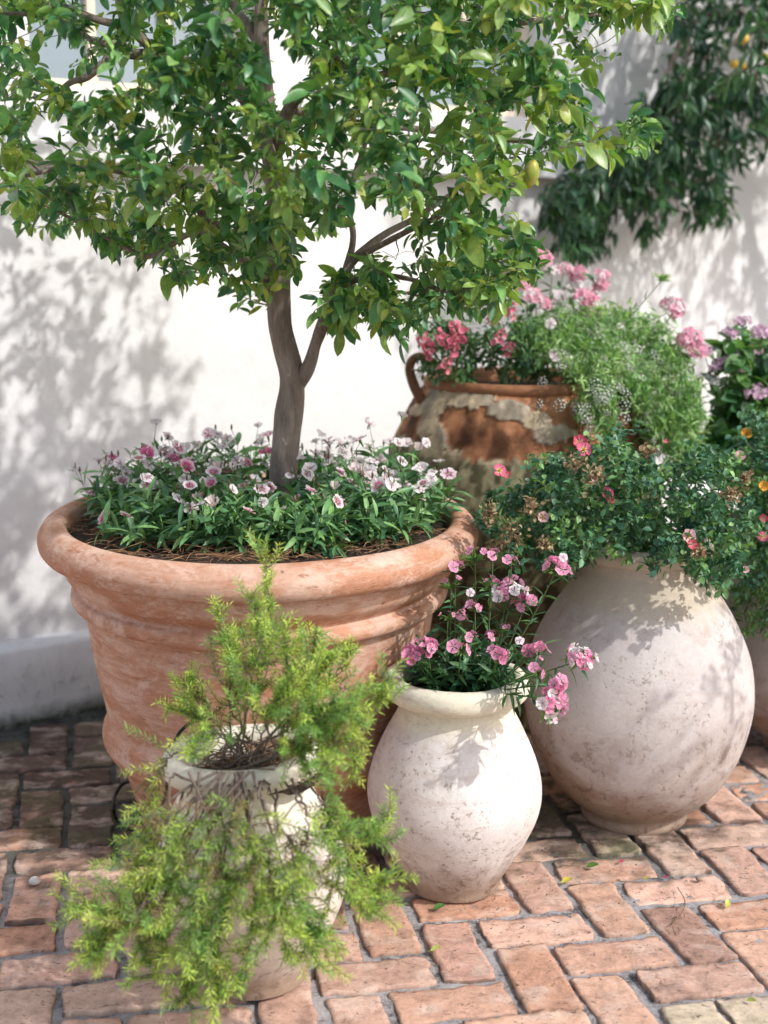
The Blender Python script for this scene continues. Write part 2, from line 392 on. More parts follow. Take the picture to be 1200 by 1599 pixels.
# ------------------------------------------------------------------ paving
def moss_shade_at(x, y):
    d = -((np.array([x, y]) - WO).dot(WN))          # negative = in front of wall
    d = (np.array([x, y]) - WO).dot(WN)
    a = 1.3 * max(0, 1 - d / .5) + 1.25 * max(0, 1 - math.hypot(x + .68, y - 3.02) / .62)  # moss along the wall, plus painted shade left of the planter
    a += 1.3 * max(0, 1 - math.hypot(x - .5, y - 2.98) / .42) + .7*max(0, 1 - math.hypot(x + .1, y - 2.7) / .45)  # painted shade around the large jar's foot; more darkening before the planter
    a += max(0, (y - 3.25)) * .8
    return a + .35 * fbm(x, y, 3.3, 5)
def paving():
    g = Geo(); U = .1165
    ux = np.array([math.cos(R(9)), math.sin(R(9))]); vx = np.array([-math.sin(R(12)), math.cos(R(12))])
    c0 = ground(837, 1450)[:2]; org = c0 - ux * U - vx * U * .5
    pal = [(.56, .33, .235), (.60, .38, .29), (.50, .27, .175), (.62, .43, .33), (.53, .33, .25), (.45, .265, .20), (.58, .35, .245)]
    for a in range(-40, 41):
        for b_ in range(-24, 25):
            i, j = a + 4 * b_, -a
            for hv in (0, 1):
                if hv == 0: u0, v0, lu, lv = i, j, 2, 1
                else: u0, v0, lu, lv = i + 2, j, 1, 2
                cen = org + ux * (u0 + lu / 2) * U + vx * (v0 + lv / 2) * U
                if not (-2.6 < cen[0] < 3.2 and .9 < cen[1] < 5.6): continue
                dw = (cen - WO).dot(WN)
                if dw < .03: continue
                rj = np.random.default_rng((i * 7919 + j * 104729 + hv) & 0xffffff)
                L = lu * U - .011 - rj.random() * .007; W = lv * U - .011 - rj.random() * .007
                if hv == 1: pass
                rot = rj.normal(0, .022); off = rj.normal(0, .0025, 2)
                nu, nv = (21, 11) if hv == 0 else (11, 21)
                col = np.array(pal[rj.integers(len(pal))]) ; col = (col * .88 + np.array((.60, .44, .37)) * .12) * (1 + rj.normal(-.03, .15))
                if rj.random() < .04: col = np.array((.56, .46, .33))
                zt = .0 + rj.normal(0, .0016); til = rj.normal(0, .012, 2)
                V = []; Cc = []
                for q in range(nv):
                    for p in range(nu):
                        s_ = p / (nu - 1) * 2 - 1; t_ = q / (nv - 1) * 2 - 1
                        # ease towards the edge so the rounding is narrow
                        s1 = math.copysign(np.interp(abs(s_), (0, .6, .8, .9, 1), (0, .78, .94 if hv == 0 else .965, .985, 1)), s_)
                        t1 = math.copysign(np.interp(abs(t_), (0, .6, .8, .9, 1), (0, .78, .94 if hv == 1 else .965, .985, 1)), t_)
                        x = s1 * L / 2; y = t1 * W / 2
                        # rounded corners
                        k = max(0, abs(s1) - (1 - .16 / lu)) * max(0, abs(t1) - (1 - .16 / lv))
                        e = max(abs(s_), abs(t_))
                        wx, wy = cen[0] + x, cen[1] + y
                        n1 = fbm(wx, wy, hv * 3.1 + i * .37, 22); n2 = fbm(wx, wy, 9.7 + j * .31, 22)
                        if e > .5: 
                            n3 = mn.noise(Vector((wx * 130, wy * 130, 2))) * .0016; x += (n1 * .0075 + n3) * e - s1 * k * .22; y += (n2 * .0075 + n3) * e - t1 * k * .22
                        edge = max(0, (e - .80) / .20)
                        z = zt + til[0] * x + til[1] * y - edge ** 2 * .0018 + fbm(wx, wy, 1.1, 45) * .0032 - max(0, fbm(wx, wy, 6.1, 30) - .28) * .012
                        if e >= .999: z = zt - .022
                        cr, sr = math.cos(rot), math.sin(rot)
                        xx, yy = x * cr - y * sr, x * sr + y * cr
                        wp = cen + off + ux * xx + vx * yy
                        V.append((wp[0], wp[1], z))
                        m_ = moss_shade_at(wp[0], wp[1])
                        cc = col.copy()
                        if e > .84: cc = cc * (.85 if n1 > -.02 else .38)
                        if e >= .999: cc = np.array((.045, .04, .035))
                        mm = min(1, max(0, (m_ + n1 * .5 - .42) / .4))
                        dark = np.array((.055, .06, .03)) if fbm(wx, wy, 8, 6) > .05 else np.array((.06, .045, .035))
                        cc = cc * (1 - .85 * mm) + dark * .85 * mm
                        Cc.append(cc)
                F = [(q * nu + p, q * nu + p + 1, (q + 1) * nu + p + 1, (q + 1) * nu + p) for q in range(nv - 1) for p in range(nu - 1)]
                g.add(V, F, np.array(Cc))
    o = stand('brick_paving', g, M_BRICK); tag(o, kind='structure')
    # mortar bed, fine near the pots, and one wide sheet out to the horizon
    g = Geo(); xs = np.arange(-2.7, 3.3, .022); ys = np.arange(.85, 5.7, .022); V = []; Cc = []
    for y in ys:
        for x in xs:
            V.append((x, y, -.0070 + mn.noise(Vector((x * 9, y * 9, 0))) * .0032 + mn.noise(Vector((x * 40, y * 40, 4))) * .0018))
            m_ = min(1, max(0, (moss_shade_at(x, y) - .30) / .5))
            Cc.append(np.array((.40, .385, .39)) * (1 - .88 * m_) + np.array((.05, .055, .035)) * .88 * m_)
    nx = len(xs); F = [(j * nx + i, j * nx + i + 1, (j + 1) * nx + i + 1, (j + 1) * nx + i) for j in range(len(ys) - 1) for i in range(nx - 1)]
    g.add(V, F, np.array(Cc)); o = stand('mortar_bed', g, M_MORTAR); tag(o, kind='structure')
    g = Geo(); g.add([(-150, -150, -.02), (150, -150, -.02), (150, 150, -.02), (-150, 150, -.02)], [(0, 1, 2, 3)], (.33, .26, .22))
    o = stand('ground', g, M_MORTAR, False); tag(o, kind='structure')
paving()

# ------------------------------------------------------------------ wall with windows
def build_wall():
    T = thing('stucco_wall', 'white stucco garden wall with low plinth and recessed windows behind the pots', 'wall', (WO[0], WO[1], 0))
    T.rotation_euler = (0, 0, WA)
    def p(name, g, m, parent=T, smooth=False):
        return link(name, g.mesh(name, (0, 0, 0), smooth), m, parent)
    H = 4.2; S0, S1 = -5, 7; D = .05                     # wall face at local y = +D, plinth face at y = 0
    wins = []
    for (xl, xr) in ((50, 405), (548, 860)):
        sl_, zb, _ = on_wall(xl, 142); sr_, _, _ = on_wall(xr, 142); wins.append((sl_, sr_))
    zb = on_wall(200, 142)[1]; zt = zb + 1.2
    g = Geo(); TH = .35; zsill = on_wall(200, 228)[1]
    cuts = [S0, wins[0][0], wins[0][1], wins[1][0], wins[1][1], S1]
    for i in range(5):
        a, b_ = cuts[i], cuts[i + 1]
        if i in (1, 3):
            g.box(a, b_, D, D + TH, 0, zb); g.box(a, b_, D, D + TH, zt, H)
        else: g.box(a, b_, D, D + TH, 0, H)
    p('wall_face', g, M_WALL)
    g = Geo(); zf = .222; zk = .236
    ss = np.linspace(S0, S1, 260); V = []
    for s_ in ss:
        w_ = mn.noise(Vector((s_ * 2.5, 0, 0))) * .004
        V += [(s_, w_, -.02), (s_, w_, .12), (s_, w_, zf - .012), (s_, w_ + .006, zf - .002), (s_, w_ + .012, zf), (s_, D + .01, zk)]
    k = 6; F = [(i * k + j, (i + 1) * k + j, (i + 1) * k + j + 1, i * k + j + 1) for i in range(len(ss) - 1) for j in range(k - 1)]
    g.add(V, F); p('plinth', g, M_WALL, smooth=True)
    # sill
    g = Geo(); s0 = wins[0][0] - .05; s1 = wins[1][1] + .05
    mc, t, b = mat('painted_cream'); b.inputs['Base Color'].default_value = (.72, .62, .48, 1); b.inputs['Roughness'].default_value = .5
    mg, t, b = mat('window_glass'); b.inputs['Base Color'].default_value = (.24, .30, .35, 1); b.inputs['Roughness'].default_value = .18
    b.inputs['Specular IOR Level'].default_value = .8
    g.box(s0, s1, -.02, D - .002, zsill - .05, zsill); p('sill', g, M_WALL)
    for a, b_ in wins:
        wl = link('window', Geo_frame(a, b_, zb, zt, D + .12), mc, T)
        g = Geo(); g.box(a + .02, b_ - .02, D + .155, D + .165, zb + .02, zt - .02); link('pane', g.mesh('pane', (0, 0, 0), False), mg, wl)
def Geo_frame(a, b_, zb, zt, y):
    g = Geo(); w_ = .035
    g.box(a, a + w_, y, y + .05, zb, zt); g.box(b_ - w_, b_, y, y + .05, zb, zt)
    g.box(a + w_, b_ - w_, y, y + .05, zb, zb + w_); g.box(a + w_, b_ - w_, y, y + .05, zt - w_, zt)
    n = max(1, round((b_ - a) / .24))
    for i in range(1, n):
        x = a + (b_ - a) * i / n; g.box(x - .012, x + .012, y + .01, y + .04, zb + w_, zt - w_)
    return g.mesh('window', (0, 0, 0), False)
build_wall()

# ------------------------------------------------------------------ lathe pots
def catmull(P, n):
    P = np.array(P, float); Q = np.vstack([2 * P[0] - P[1], P, 2 * P[-1] - P[-2]]); out = []
    for i in range(1, len(Q) - 2):
        p0, p1, p2, p3 = Q[i - 1:i + 3]
        for t in np.arange(n) / n:
            out.append(.5 * ((2 * p1) + (-p0 + p2) * t + (2 * p0 - 5 * p1 + 4 * p2 - p3) * t * t + (-p0 + 3 * p1 - 3 * p2 + p3) * t ** 3))
    out.append(P[-1]); return np.array(out)
def lathe(prof, seg=128, wob=.002, seed=0, n=4, close_bottom=True, wscale=6, disp=None):
    pr = catmull(prof, n); g = Geo(); V = []; K = len(pr)
    for k in range(seg):
        a = 2 * math.pi * k / seg; c, s_ = math.cos(a), math.sin(a)
        for r, z in pr:
            r = max(r, .0005)
            q = Vector((c * r * wscale + seed * 13.1, s_ * r * wscale, z * wscale))
            d = mn.noise(q) * wob + mn.noise(q * 4) * wob * .35
            if disp: d += disp(a, z)
            V.append((c * (r + d), s_ * (r + d), z + mn.noise(q * .7 + Vector((5, 5, 5))) * wob * .7))
    F = []
    for k in range(seg):
        k2 = (k + 1) % seg
        for i in range(K - 1): F.append((k * K + i, k2 * K + i, k2 * K + i + 1, k * K + i + 1))
    if close_bottom: F.append(tuple(k * K for k in range(seg))[::-1])
    g.add(V, F); return g
def lpart(name, g, m, parent): return link(name, g.mesh(name), m, parent)

BIG = np.array([-.286, 2.992, 0])
T = thing('terracotta_planter', 'big terracotta planter with rolled rim holding the small tree', 'planter', BIG)
T.rotation_euler = (R(1.6), R(.4), 0); T.location.z = .012
body = [(.27, 0), (.286, .004), (.292, .02), (.306, .07), (.322, .13), (.335, .165), (.352, .182), (.366, .20), (.373, .22), (.369, .243), (.360, .262), (.360, .28),
        (.367, .32), (.377, .37), (.386, .43), (.394, .49), (.398, .520), (.401, .536), (.413, .541), (.425, .549), (.429, .562), (.425, .574), (.413, .580), (.412, .588), (.426, .600), (.439, .616), (.446, .64), (.443, .668), (.40, .668)]
lpart('body', lathe(body, 160, .002, 1, 6, True, 4), M_TERRA, T)
rim = [(.43, .662), (.455, .659), (.479, .663), (.492, .675), (.496, .692), (.492, .708), (.481, .722), (.466, .731), (.450, .734), (.438, .729), (.431, .717), (.426, .69), (.42, .655)]
lpart('rim', lathe(rim, 160, .003, 2, 4, False, 5), M_TERRA, T)
SOILZ = .712
def disc(r, z, amp, seed, dome=0, rings=24, seg=64):
    g = Geo(); V = [(0, 0, z + dome)]
    for i in range(1, rings + 1):
        for k in range(seg):
            a = 2 * math.pi * k / seg; rr = r * i / rings; x, y = rr * math.cos(a), rr * math.sin(a)
            V.append((x, y, z + dome * (1 - (i / rings) ** 2) + mn.noise(Vector((x * 16, y * 16, seed))) * amp + mn.noise(Vector((x * 60, y * 60, seed))) * amp * .5))
    F = [(0, 1 + k, 1 + (k + 1) % seg) for k in range(seg)]
    for i in range(rings - 1):
        for k in range(seg):
            a = 1 + i * seg; F.append((a + k, a + seg + k, a + seg + (k + 1) % seg, a + (k + 1) % seg))
    g.add(V, F); return g
def soil(name, cen, r, z, amp, label):
    g = disc(r, z, amp, cen[0] * 7); g.v[0] = g.v[0] + np.array([cen[0], cen[1], 0])
    o = stand(name, g, M_SOIL); tag(o, label, 'soil', kind='stuff'); return o
soil('potting_soil', BIG, .43, SOILZ, .012, 'dark soil filling the big terracotta planter around the tree trunk')
def straw(cen, r, z, n, label, lo=.03, hi=.09, name='straw_mulch'):
    g = Geo()
    for i in range(n):
        rr = r * math.sqrt(random.random()); a = random.random() * 6.283
        p = np.array([cen[0] + rr * math.cos(a), cen[1] + rr * math.sin(a), z + random.random() * .014])
        b_ = random.random() * 6.283; L = random.uniform(lo, hi); d = np.array([math.cos(b_), math.sin(b_), random.uniform(-.1, .2)]) * L
        m_ = p + d / 2 + np.array([0, 0, random.uniform(0, .012)]) + rng.normal(0, .006, 3)
        cc = random.choice([(.28, .15, .075), (.20, .11, .06), (.36, .22, .12), (.14, .08, .05)])
        g.tube(bez(p, m_, p + d, 5), .0009, cc, 3, False)
    o = stand(name, g, M_BITS); tag(o, label, 'mulch', kind='stuff')
straw(BIG, .41, SOILZ, 1500, 'brown pine straw lying on the soil inside the big planter rim')

def jar_small(name, label, loc, m, tilt=(0, 0), seed=1, k=1.0):
    T = thing(name, label, 'jar', loc, None); T.rotation_euler = (R(tilt[0]), R(tilt[1]), R(seed * 40))
    body = [(.088, 0), (.098, .003), (.102, .012), (.108, .03), (.128, .065), (.152, .105), (.172, .15), (.1825, .19), (.183, .225), (.176, .265), (.161, .308), (.142, .350), (.124, .385), (.115, .410), (.114, .425), (.118, .435), (.112, .44), (.105, .41), (.12, .35)]
    lpart('body', lathe([(r * k, z) for r, z in body], 128, .0038, seed, 4, True, 5), m, T)
    rim = [(.112, .418), (.125, .419), (.141, .424), (.1505, .436), (.152, .452), (.1465, .466), (.134, .472), (.121, .468), (.112, .454), (.108, .427)]
    lpart('rim', lathe([(r * k, z) for r, z in rim], 128, .0026, seed + 5, 4, False, 14), m, T)
    return T
SM = ground(707, 1379); FR = ground(402, 1524)
jar_small('small_jar', 'small speckled white jar with pink flowers, in the middle on the bricks', SM, M_JARS, (0, .6), 1)
soil('potting_soil', SM, .112, .437, .008, 'dark soil in the mouth of the small white jar')
jf = jar_small('small_jar', 'cream jar in front, mostly hidden by feathery needle shrub', FR, M_JARF, (-1, 3.5), 3, .97); jf.scale = (1, 1, .95)
soil('potting_soil', FR + np.array([.02, 0, 0]),   .108, .408, .012, 'dark soil in the mouth of the front cream jar')
straw(FR + np.array([.02, 0, 0]), .105, .415, 420, 'dry twigs and brown litter on the soil of the front jar', .02, .05, 'twig_litter')
def jar_big(label, loc, m, seed):
    T = thing('large_jar', label, 'jar', loc); T.rotation_euler = (0, 0, seed)
    body = [(.108, 0), (.120, .003), (.124, .014), (.122, .026), (.130, .038), (.158, .060), (.194, .10), (.224, .15), (.246, .205), (.260, .27), (.264, .32), (.258, .38), (.243, .435), (.220, .487), (.194, .53), (.171, .565), (.154, .60), (.145, .62), (.142, .64), (.132, .65), (.125, .62), (.14, .57)]
    lpart('body', lathe(body, 144, .0065, seed, 4, True, 2.4), m, T)
    rim = [(.135, .638), (.146, .639), (.154, .646), (.158, .658), (.156, .671), (.148, .679), (.139, .679), (.130, .670), (.128, .64)]
    lpart('rim', lathe(rim, 128, .003, seed + 3, 4, False, 10), m, T); return T
RJ = ground(989, 1273); GJ = np.array([1.16, 3.42, 0])
jar_big('large pale round jar with stained base, overhung by a rose bush', RJ, M_JARB, 2)
soil('potting_soil', RJ, .135, .63, .01, 'soil in the mouth of the large pale jar under the rose bush')
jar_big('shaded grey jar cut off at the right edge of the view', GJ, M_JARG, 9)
soil('potting_soil', GJ, .135, .63, .01, 'soil in the mouth of the shaded grey jar at the right edge')

# old urn -----------------------------------------------------------
UR = np.array([.387, 3.72, 0])
UPROF = [(.16, 0), (.175, .005), (.19, .03), (.235, .12), (.30, .25), (.355, .38), (.385, .50), (.395, .58), (.388, .65), (.374, .72), (.358, .79), (.338, .85), (.319, .89), (.301, .92), (.280, .945), (.262, .965)]
def urn_ang(px, py):
    Yq = UR[1] - .35
    for _ in range(12):
        p = at(px, py, Yq); r_ = np.interp(p[2], [q[1] for q in UPROF], [q[0] for q in UPROF])
        sn = max(-.97, min(.97, (p[0] - UR[0]) / r_)); Yq = UR[1] - r_ * math.sqrt(1 - sn * sn)
    return math.degrees(math.asin(sn)), p[2]
BL = []
for (x, y, rx, ry) in ((715, 612, 60, 27), (676, 630, 26, 18), (748, 588, 26, 20), (797, 640, 36, 17), (836, 657, 26, 15), (866, 678, 30, 16), (668, 662, 12, 26), (684, 694, 15, 30), (905, 640, 14, 18), (650, 640, 12, 14)):
    t0, z0 = urn_ang(x, y); t1, _ = urn_ang(x + rx * .3, y); _, z1 = urn_ang(x, y + ry * .3)
    BL.append((t0, z0, max(5, abs(t1 - t0) / .3), abs(z1 - z0) / .3))
BL += [(75, .75, 20, .1), (110, .7, 30, .15), (-110, .74, 25, .1)]
ZL1 = urn_ang(780, 716)[1]; ZL0 = urn_ang(650, 688)[1]
def plaster_val(a, z):
    """a: angle; front of the urn is a = -90 deg. returns >0 where old plaster sticks"""
    th = (math.degrees(a) + 90 + 180) % 360 - 180       # 0 = front, + = right
    n_ = fbm(math.cos(a) * 1.0, math.sin(a) * 1.0, z * 2.2, 5.5) * .35 + fbm(math.cos(a), math.sin(a), z * 2, 14) * .38 + fbm(math.cos(a), math.sin(a), z, 42) * .16
    v = -.6; zl = ZL1 + (ZL0 - ZL1) * min(1, max(0, (-th - 28) / 22))
    v = max(v, min(1, (zl - z) * 14))
    for (t0, z0, rt, rz) in BL:
        d = math.hypot((th - t0) / rt, (z - z0) / rz); v = max(v, 1.0 - d)
    return v + n_ * .75
def urn():
    T = thing('clay_urn', 'old brown two-handled clay urn with peeling plaster, behind by the wall', 'urn', UR)
    seg = 320; pr = catmull(UPROF, 10); V = []; Cc = []; K = len(pr)
    for k in range(seg):
        a = 2 * math.pi * k / seg; c, s_ = math.cos(a), math.sin(a)
        for r, z in pr:
            pv = plaster_val(a, z); m_ = min(1, max(0, pv / .06 + .5))
            d = fbm(c, s_, z * 3, 2.2) * .006 + m_ * (.006 + fbm(c, s_, z, 30) * .003)
            V.append((c * (r + d), s_ * (r + d), z))
            n1 = fbm(c, s_, z * 2, 4) ; n2 = fbm(c, s_, z * 2.4, 11)
            n4 = fbm(c * .6, s_ * .6, z * 5, 3); clay = np.array((.24, .105, .052)) * (1 + .7 * n1 + .5 * n4) + np.array((.12, .07, .04)) * max(0, n2 + n4)
            clay = clay * (1 - .5 * min(1, max(0, (-n1 - .05) * 5)))
            lo = min(1, max(0, (ZL1 + .03 - z) / .05 + n1 * .8))
            gy = min(1, max(0, n1 * 3 + .3)); pl = (np.array((.40, .32, .22)) * (1 - gy) + np.array((.29, .245, .19)) * gy) * (1 + .5 * n2 + .35 * n4) * (1 - lo) + lo * (np.array((.22, .20, .12)) * (1 + .5 * n2) if n2 + n1 * .5 > -.05 else np.array((.09, .08, .045)))
            if m_ > .2 and m_ < .8: pl = pl * .5
            Cc.append(clay * (1 - m_) + pl * m_)
    F = [(k * K + i, ((k + 1) % seg) * K + i, ((k + 1) % seg) * K + i + 1, k * K + i + 1) for k in range(seg) for i in range(K - 1)]
    F.append(tuple(k * K for k in range(seg))[::-1])
    g = Geo(); g.add(V, F, np.clip(np.array(Cc), 0, 1))
    mu = attrmat('old_clay', .85, 38, .6, .006); lpart('body', g, mu, T)
    g = lathe([(.250, .948), (.268, .950), (.277, .960), (.278, .972), (.271, .981), (.258, .983), (.248, .976), (.241, .95), (.235, .90)], 128, .003, 4, 4, False, 6)
    g.c[0][:] = (.28, .13, .07); lpart('rim', g, mu, T)
    for sx in (-1, 1):
        if sx > 0: pts = np.array([at(*q) for q in ((945, 590, 3.62), (975, 597, 3.60), (988, 615, 3.58), (990, 645, 3.57), (980, 675, 3.57), (965, 700, 3.58))]) - UR
        else: pts = np.array([at(*q) for q in ((660, 626, 3.62), (651, 611, 3.61), (644, 594, 3.61), (640, 576, 3.61), (644, 563, 3.61), (655, 557, 3.62), (670, 562, 3.63), (690, 576, 3.64))]) - UR
        c2 = catmull(pts, 6); g = Geo(); g.tube(c2, np.linspace(.015, .0105, len(c2)) if sx < 0 else np.linspace(.022, .045, len(c2)), (.20, .10, .06), 12)
        lpart('handle', g, mu, T)
urn()
soil('potting_soil', UR, .238, .945, .01, 'soil in the mouth of the old clay urn')

# drip tube ---------------------------------------------------------
g = Geo()
pts = [ground(352, 1130, .42), at(300, 1128, 2.36), at(277, 1150, 2.36), at(268, 1190, 2.38), at(258, 1240, 2.45), ground(246, 1290, .01), ground(215, 1330, .01), ground(225, 1345, .008), ground(330, 1340, .008)]
pts[0] = at(330, 1120, 2.33)
g.tube(catmull(np.array(pts), 8), .0035, (1, 1, 1), 8)
o = stand('irrigation_tube', g, M_TUBE); tag(o, 'thin black irrigation tube rising behind the front cream jar', 'tube')
g = Geo(); pts = [ground(232, 1215, .01), at(196, 1222, 2.98), at(181, 1240, 2.95), at(178, 1262, 2.88), ground(184, 1282, .008), ground(215, 1300, .008)]
g.tube(catmull(np.array(pts), 8), .0045, (1, 1, 1), 8)
o = stand('irrigation_tube', g, M_TUBE); tag(o, 'short black tube loop on the bricks beside the foot of the terracotta planter', 'tube')

# ------------------------------------------------------------------ branching helper
class Skel:
    def __init__(s): s.p = []; s.r = []
    def limb(s, geo, pts, r0, r1, seg=10, col=(1, 1, 1), wob=.004, n=8):
        c = catmull(np.array(pts), n); k = len(c); t = np.linspace(0, 1, k)
        c = c + np.array([[mn.noise(Vector(q * 9)) * wob, mn.noise(Vector(q * 9 + np.array([7, 0, 0]))) * wob, 0] for q in c])
        rr = r0 + (r1 - r0) * t; rr = rr * (1 + np.array([mn.noise(Vector(q * 22)) * .16 for q in c]))
        geo.tube(c, rr, col, seg); s.p += list(c); s.r += list(rr)
    def grow(s, geo, tips, rmax=.004, rmin=.0011, step=.03, sag=.0, seg=5):
        """join every tip to the nearest wood, nearest tips first; returns list of twig polylines"""
        P = np.array(s.p); Rr = np.array(s.r); tips = np.array(tips); out = []
        d0 = np.array([np.min(np.linalg.norm(P - q, axis=1)) for q in tips])
        for i in np.argsort(d0):
            q = tips[i]; d = np.linalg.norm(P - q, axis=1) + np.where(P[:, 2] > q[2] + .05, .06, 0); j = int(np.argmin(d)); L = np.linalg.norm(P[j] - q)
            if L < .012: L = .012
            mid = (P[j] + q) / 2 + rng.normal(0, L * .13, 3) + np.array([0, 0, sag * L])
            n = max(3, int(L / step) + 2); path = bez(P[j], mid, q, n)
            path[1:-1] += rng.normal(0, .004, (n - 2, 3))
            r0 = min(rmax, Rr[j] * .8, .0016 + L * .006); r0 = max(r0, rmin)
            rr = np.linspace(r0, rmin, n); geo.tube(path, rr, (1, 1, 1), seg, False)
            P = np.vstack([P, path[1:]]); Rr = np.concatenate([Rr, rr[1:]]); out.append(path)
        return out

def poly_tips(poly, n, yf, clump=None):
    xs = [p[0] for p in poly]; ys = [p[1] for p in poly]; out = []
    while len(out) < n:
        x = random.uniform(min(xs), max(xs)); y = random.uniform(min(ys), max(ys))
        if inpoly(x, y, poly): out.append(at(x, y, yf(x, y)))
    return out


# ------------------------------------------------------------------ citrus tree in the planter
def citrus():
    base = at(441, 745, 2.99); base[2] = SOILZ - .01
    T = thing('citrus_tree', 'small citrus tree with forked brown trunk growing in the big planter', 'tree', base)
    g = Geo(); S = Skel()
    Y0 = 2.99
    tr = [base, at(443, 740, Y0), at(446, 700, Y0), at(451, 650, Y0), at(456, 612, Y0), at(455, 580, Y0), at(446, 545, Y0), at(438, 510, Y0), at(436, 475, Y0), at(436, 440, Y0 - .01), at(437, 380, Y0), at(432, 300, Y0 + .02), at(420, 200, Y0 + .05), at(411, 120, Y0 + .06), at(408, 20, Y0 + .08), at(405, -80, Y0 + .1)]
    c = catmull(np.array(tr), 8); zz = c[:, 2]
    rr = np.interp(zz, [.64, .70, .80, .92, .96, 1.02, 1.1, 1.3, 1.6, 1.9], [.037, .0315, .0305, .0315, .0325, .030, .0275, .026, .022, .013])
    rr = rr * (1 + np.array([mn.noise(Vector(q * 14)) * .09 for q in c]))
    g.tube(c, rr, (1, 1, 1), 20); S.p += list(c[len(c) // 2:]); S.r += list(rr[len(c) // 2:])
    A = at
    S.limb(g, [A(466, 600, Y0), A(484, 570, Y0 - .02), A(494, 535, Y0 - .03), A(506, 500, Y0 - .05), A(524, 460, Y0 - .06), A(540, 425, Y0 - .06), A(562, 396, Y0 - .05), A(600, 366, Y0 - .02), A(650, 340, Y0), A(710, 300, Y0 + .02)], .0165, .0055, 14)
    S.limb(g, [A(540, 425, Y0 - .06), A(552, 370, Y0 - .05), A(545, 310, Y0), A(565, 240, Y0 + .05), A(590, 170, Y0 + .08), A(612, 60, Y0 + .1)], .008, .004, 8)
    S.limb(g, [A(530, 450, Y0 - .06), A(580, 430, Y0 - .12), A(640, 436, Y0 - .16), A(700, 455, Y0 - .2), A(760, 440, Y0 - .22), A(800, 420, Y0 - .22)], .007, .0028, 7)
    S.limb(g, [A(520, 466, Y0 - .06), A(570, 458, Y0), A(620, 455, Y0 + .06), A(680, 470, Y0 + .1)], .006, .0025, 7)
    S.limb(g, [A(560, 400, Y0 - .05), A(620, 370, Y0 - .2), A(700, 330, Y0 - .3), A(780, 290, Y0 - .34)], .008, .003, 7)
    # left big limb and its forks
    S.limb(g, [A(428, 270, Y0), A(400, 180, Y0 - .02), A(360, 130, Y0 - .06), A(320, 108, Y0 - .1), A(280, 94, Y0 - .12), A(235, 72, Y0 - .15), A(200, 45, Y0 - .17), A(150, 30, Y0 - .2), A(100, 10, Y0 - .22)], .019, .006, 12)
    S.limb(g, [A(240, 84, Y0 - .14), A(205, 85, Y0 - .16), A(180, 80, Y0 - .17), A(160, 100, Y0 - .19), A(135, 122, Y0 - .2), A(110, 130, Y0 - .22), A(75, 158, Y0 - .24)], .011, .005, 9)
    S.limb(g, [A(200, 50, Y0 - .17), A(190, 20, Y0 - .17), A(186, -40, Y0 - .17), A(190, -120, Y0 - .15)], .012, .007, 9)
    S.limb(g, [A(195, 72, Y0 - .16), A(150, 65, Y0 - .22), A(110, 40, Y0 - .26), A(40, 22, Y0 - .3), A(0, 22, Y0 - .32)], .008, .003, 7)
    S.limb(g, [A(436, 400, Y0), A(390, 345, Y0 - .1), A(345, 290, Y0 - .16), A(330, 230, Y0 - .2)], .013, .005, 9)
    S.limb(g, [A(436, 420, Y0), A(380, 385, Y0 - .08), A(330, 345, Y0 - .14), A(280, 300, Y0 - .2), A(200, 270, Y0 - .26), A(110, 262, Y0 - .3), A(40, 275, Y0 - .34)], .012, .004, 8)
    S.limb(g, [A(420, 440, Y0 - .02), A(350, 385, Y0 - .2), A(300, 365, Y0 - .3), A(235, 400, Y0 - .3), A(180, 378, Y0 - .3), A(110, 340, Y0 - .32), A(50, 310, Y0 - .34)], .008, .003, 7)
    # right and upper limbs
    S.limb(g, [A(428, 240, Y0 + .03), A(455, 165, Y0 - .05), A(490, 130, Y0 - .1), A(520, 98, Y0 - .12), A(530, 50, Y0 - .13), A(560, -20, Y0 - .1), A(590, -110, Y0 - .05)], .016, .007, 10)
    S.limb(g, [A(520, 98, Y0 - .12), A(580, 118, Y0 - .1), A(640, 108, Y0 - .1), A(700, 120, Y0 - .1), A(780, 150, Y0 - .12), A(850, 170, Y0 - .14)], .010, .004, 8)
    S.limb(g, [A(455, 170, Y0 - .05), A(540, 190, Y0 + .1), A(640, 200, Y0 + .2), A(760, 215, Y0 + .22), A(880, 225, Y0 + .15), A(960, 225, Y0 + .05), A(1010, 222, Y0)], .010, .003, 8)
    S.limb(g, [A(530, 50, Y0 - .13), A(620, 20, Y0 - .2), A(740, 40, Y0 - .25), A(860, 30, Y0 - .25), A(960, 20, Y0 - .2), A(1040, 10, Y0 - .15)], .010, .003, 8)
    S.limb(g, [A(410, 80, Y0 + .06), A(360, 0, Y0 + .15), A(300, -80, Y0 + .2), A(240, -150, Y0 + .2)], .012, .004, 8)
    S.limb(g, [A(408, 0, Y0 + .08), A(480, -90, Y0 + .2), A(600, -160, Y0 + .25), A(720, -180, Y0 + .2)], .012, .004, 8)
    poly = [(-60, -260), (-60, 60), (-20, 180), (0, 320), (60, 372), (120, 350), (170, 395), (215, 400), (270, 432), (350, 440), (372, 490), (410, 470), (452, 452), (470, 400), (520, 380), (540, 330), (600, 340), (620, 420), (520, 470), (530, 520), (600, 505), (632, 550), (650, 500), (700, 470), (760, 480), (815, 440), (838, 378), (805, 320), (850, 262), (900, 238), (1045, 232), (1020, 178), (930, 190), (925, 120), (960, 70), (1080, 40), (1040, -60), (900, -220), (600, -340), (200, -330)]
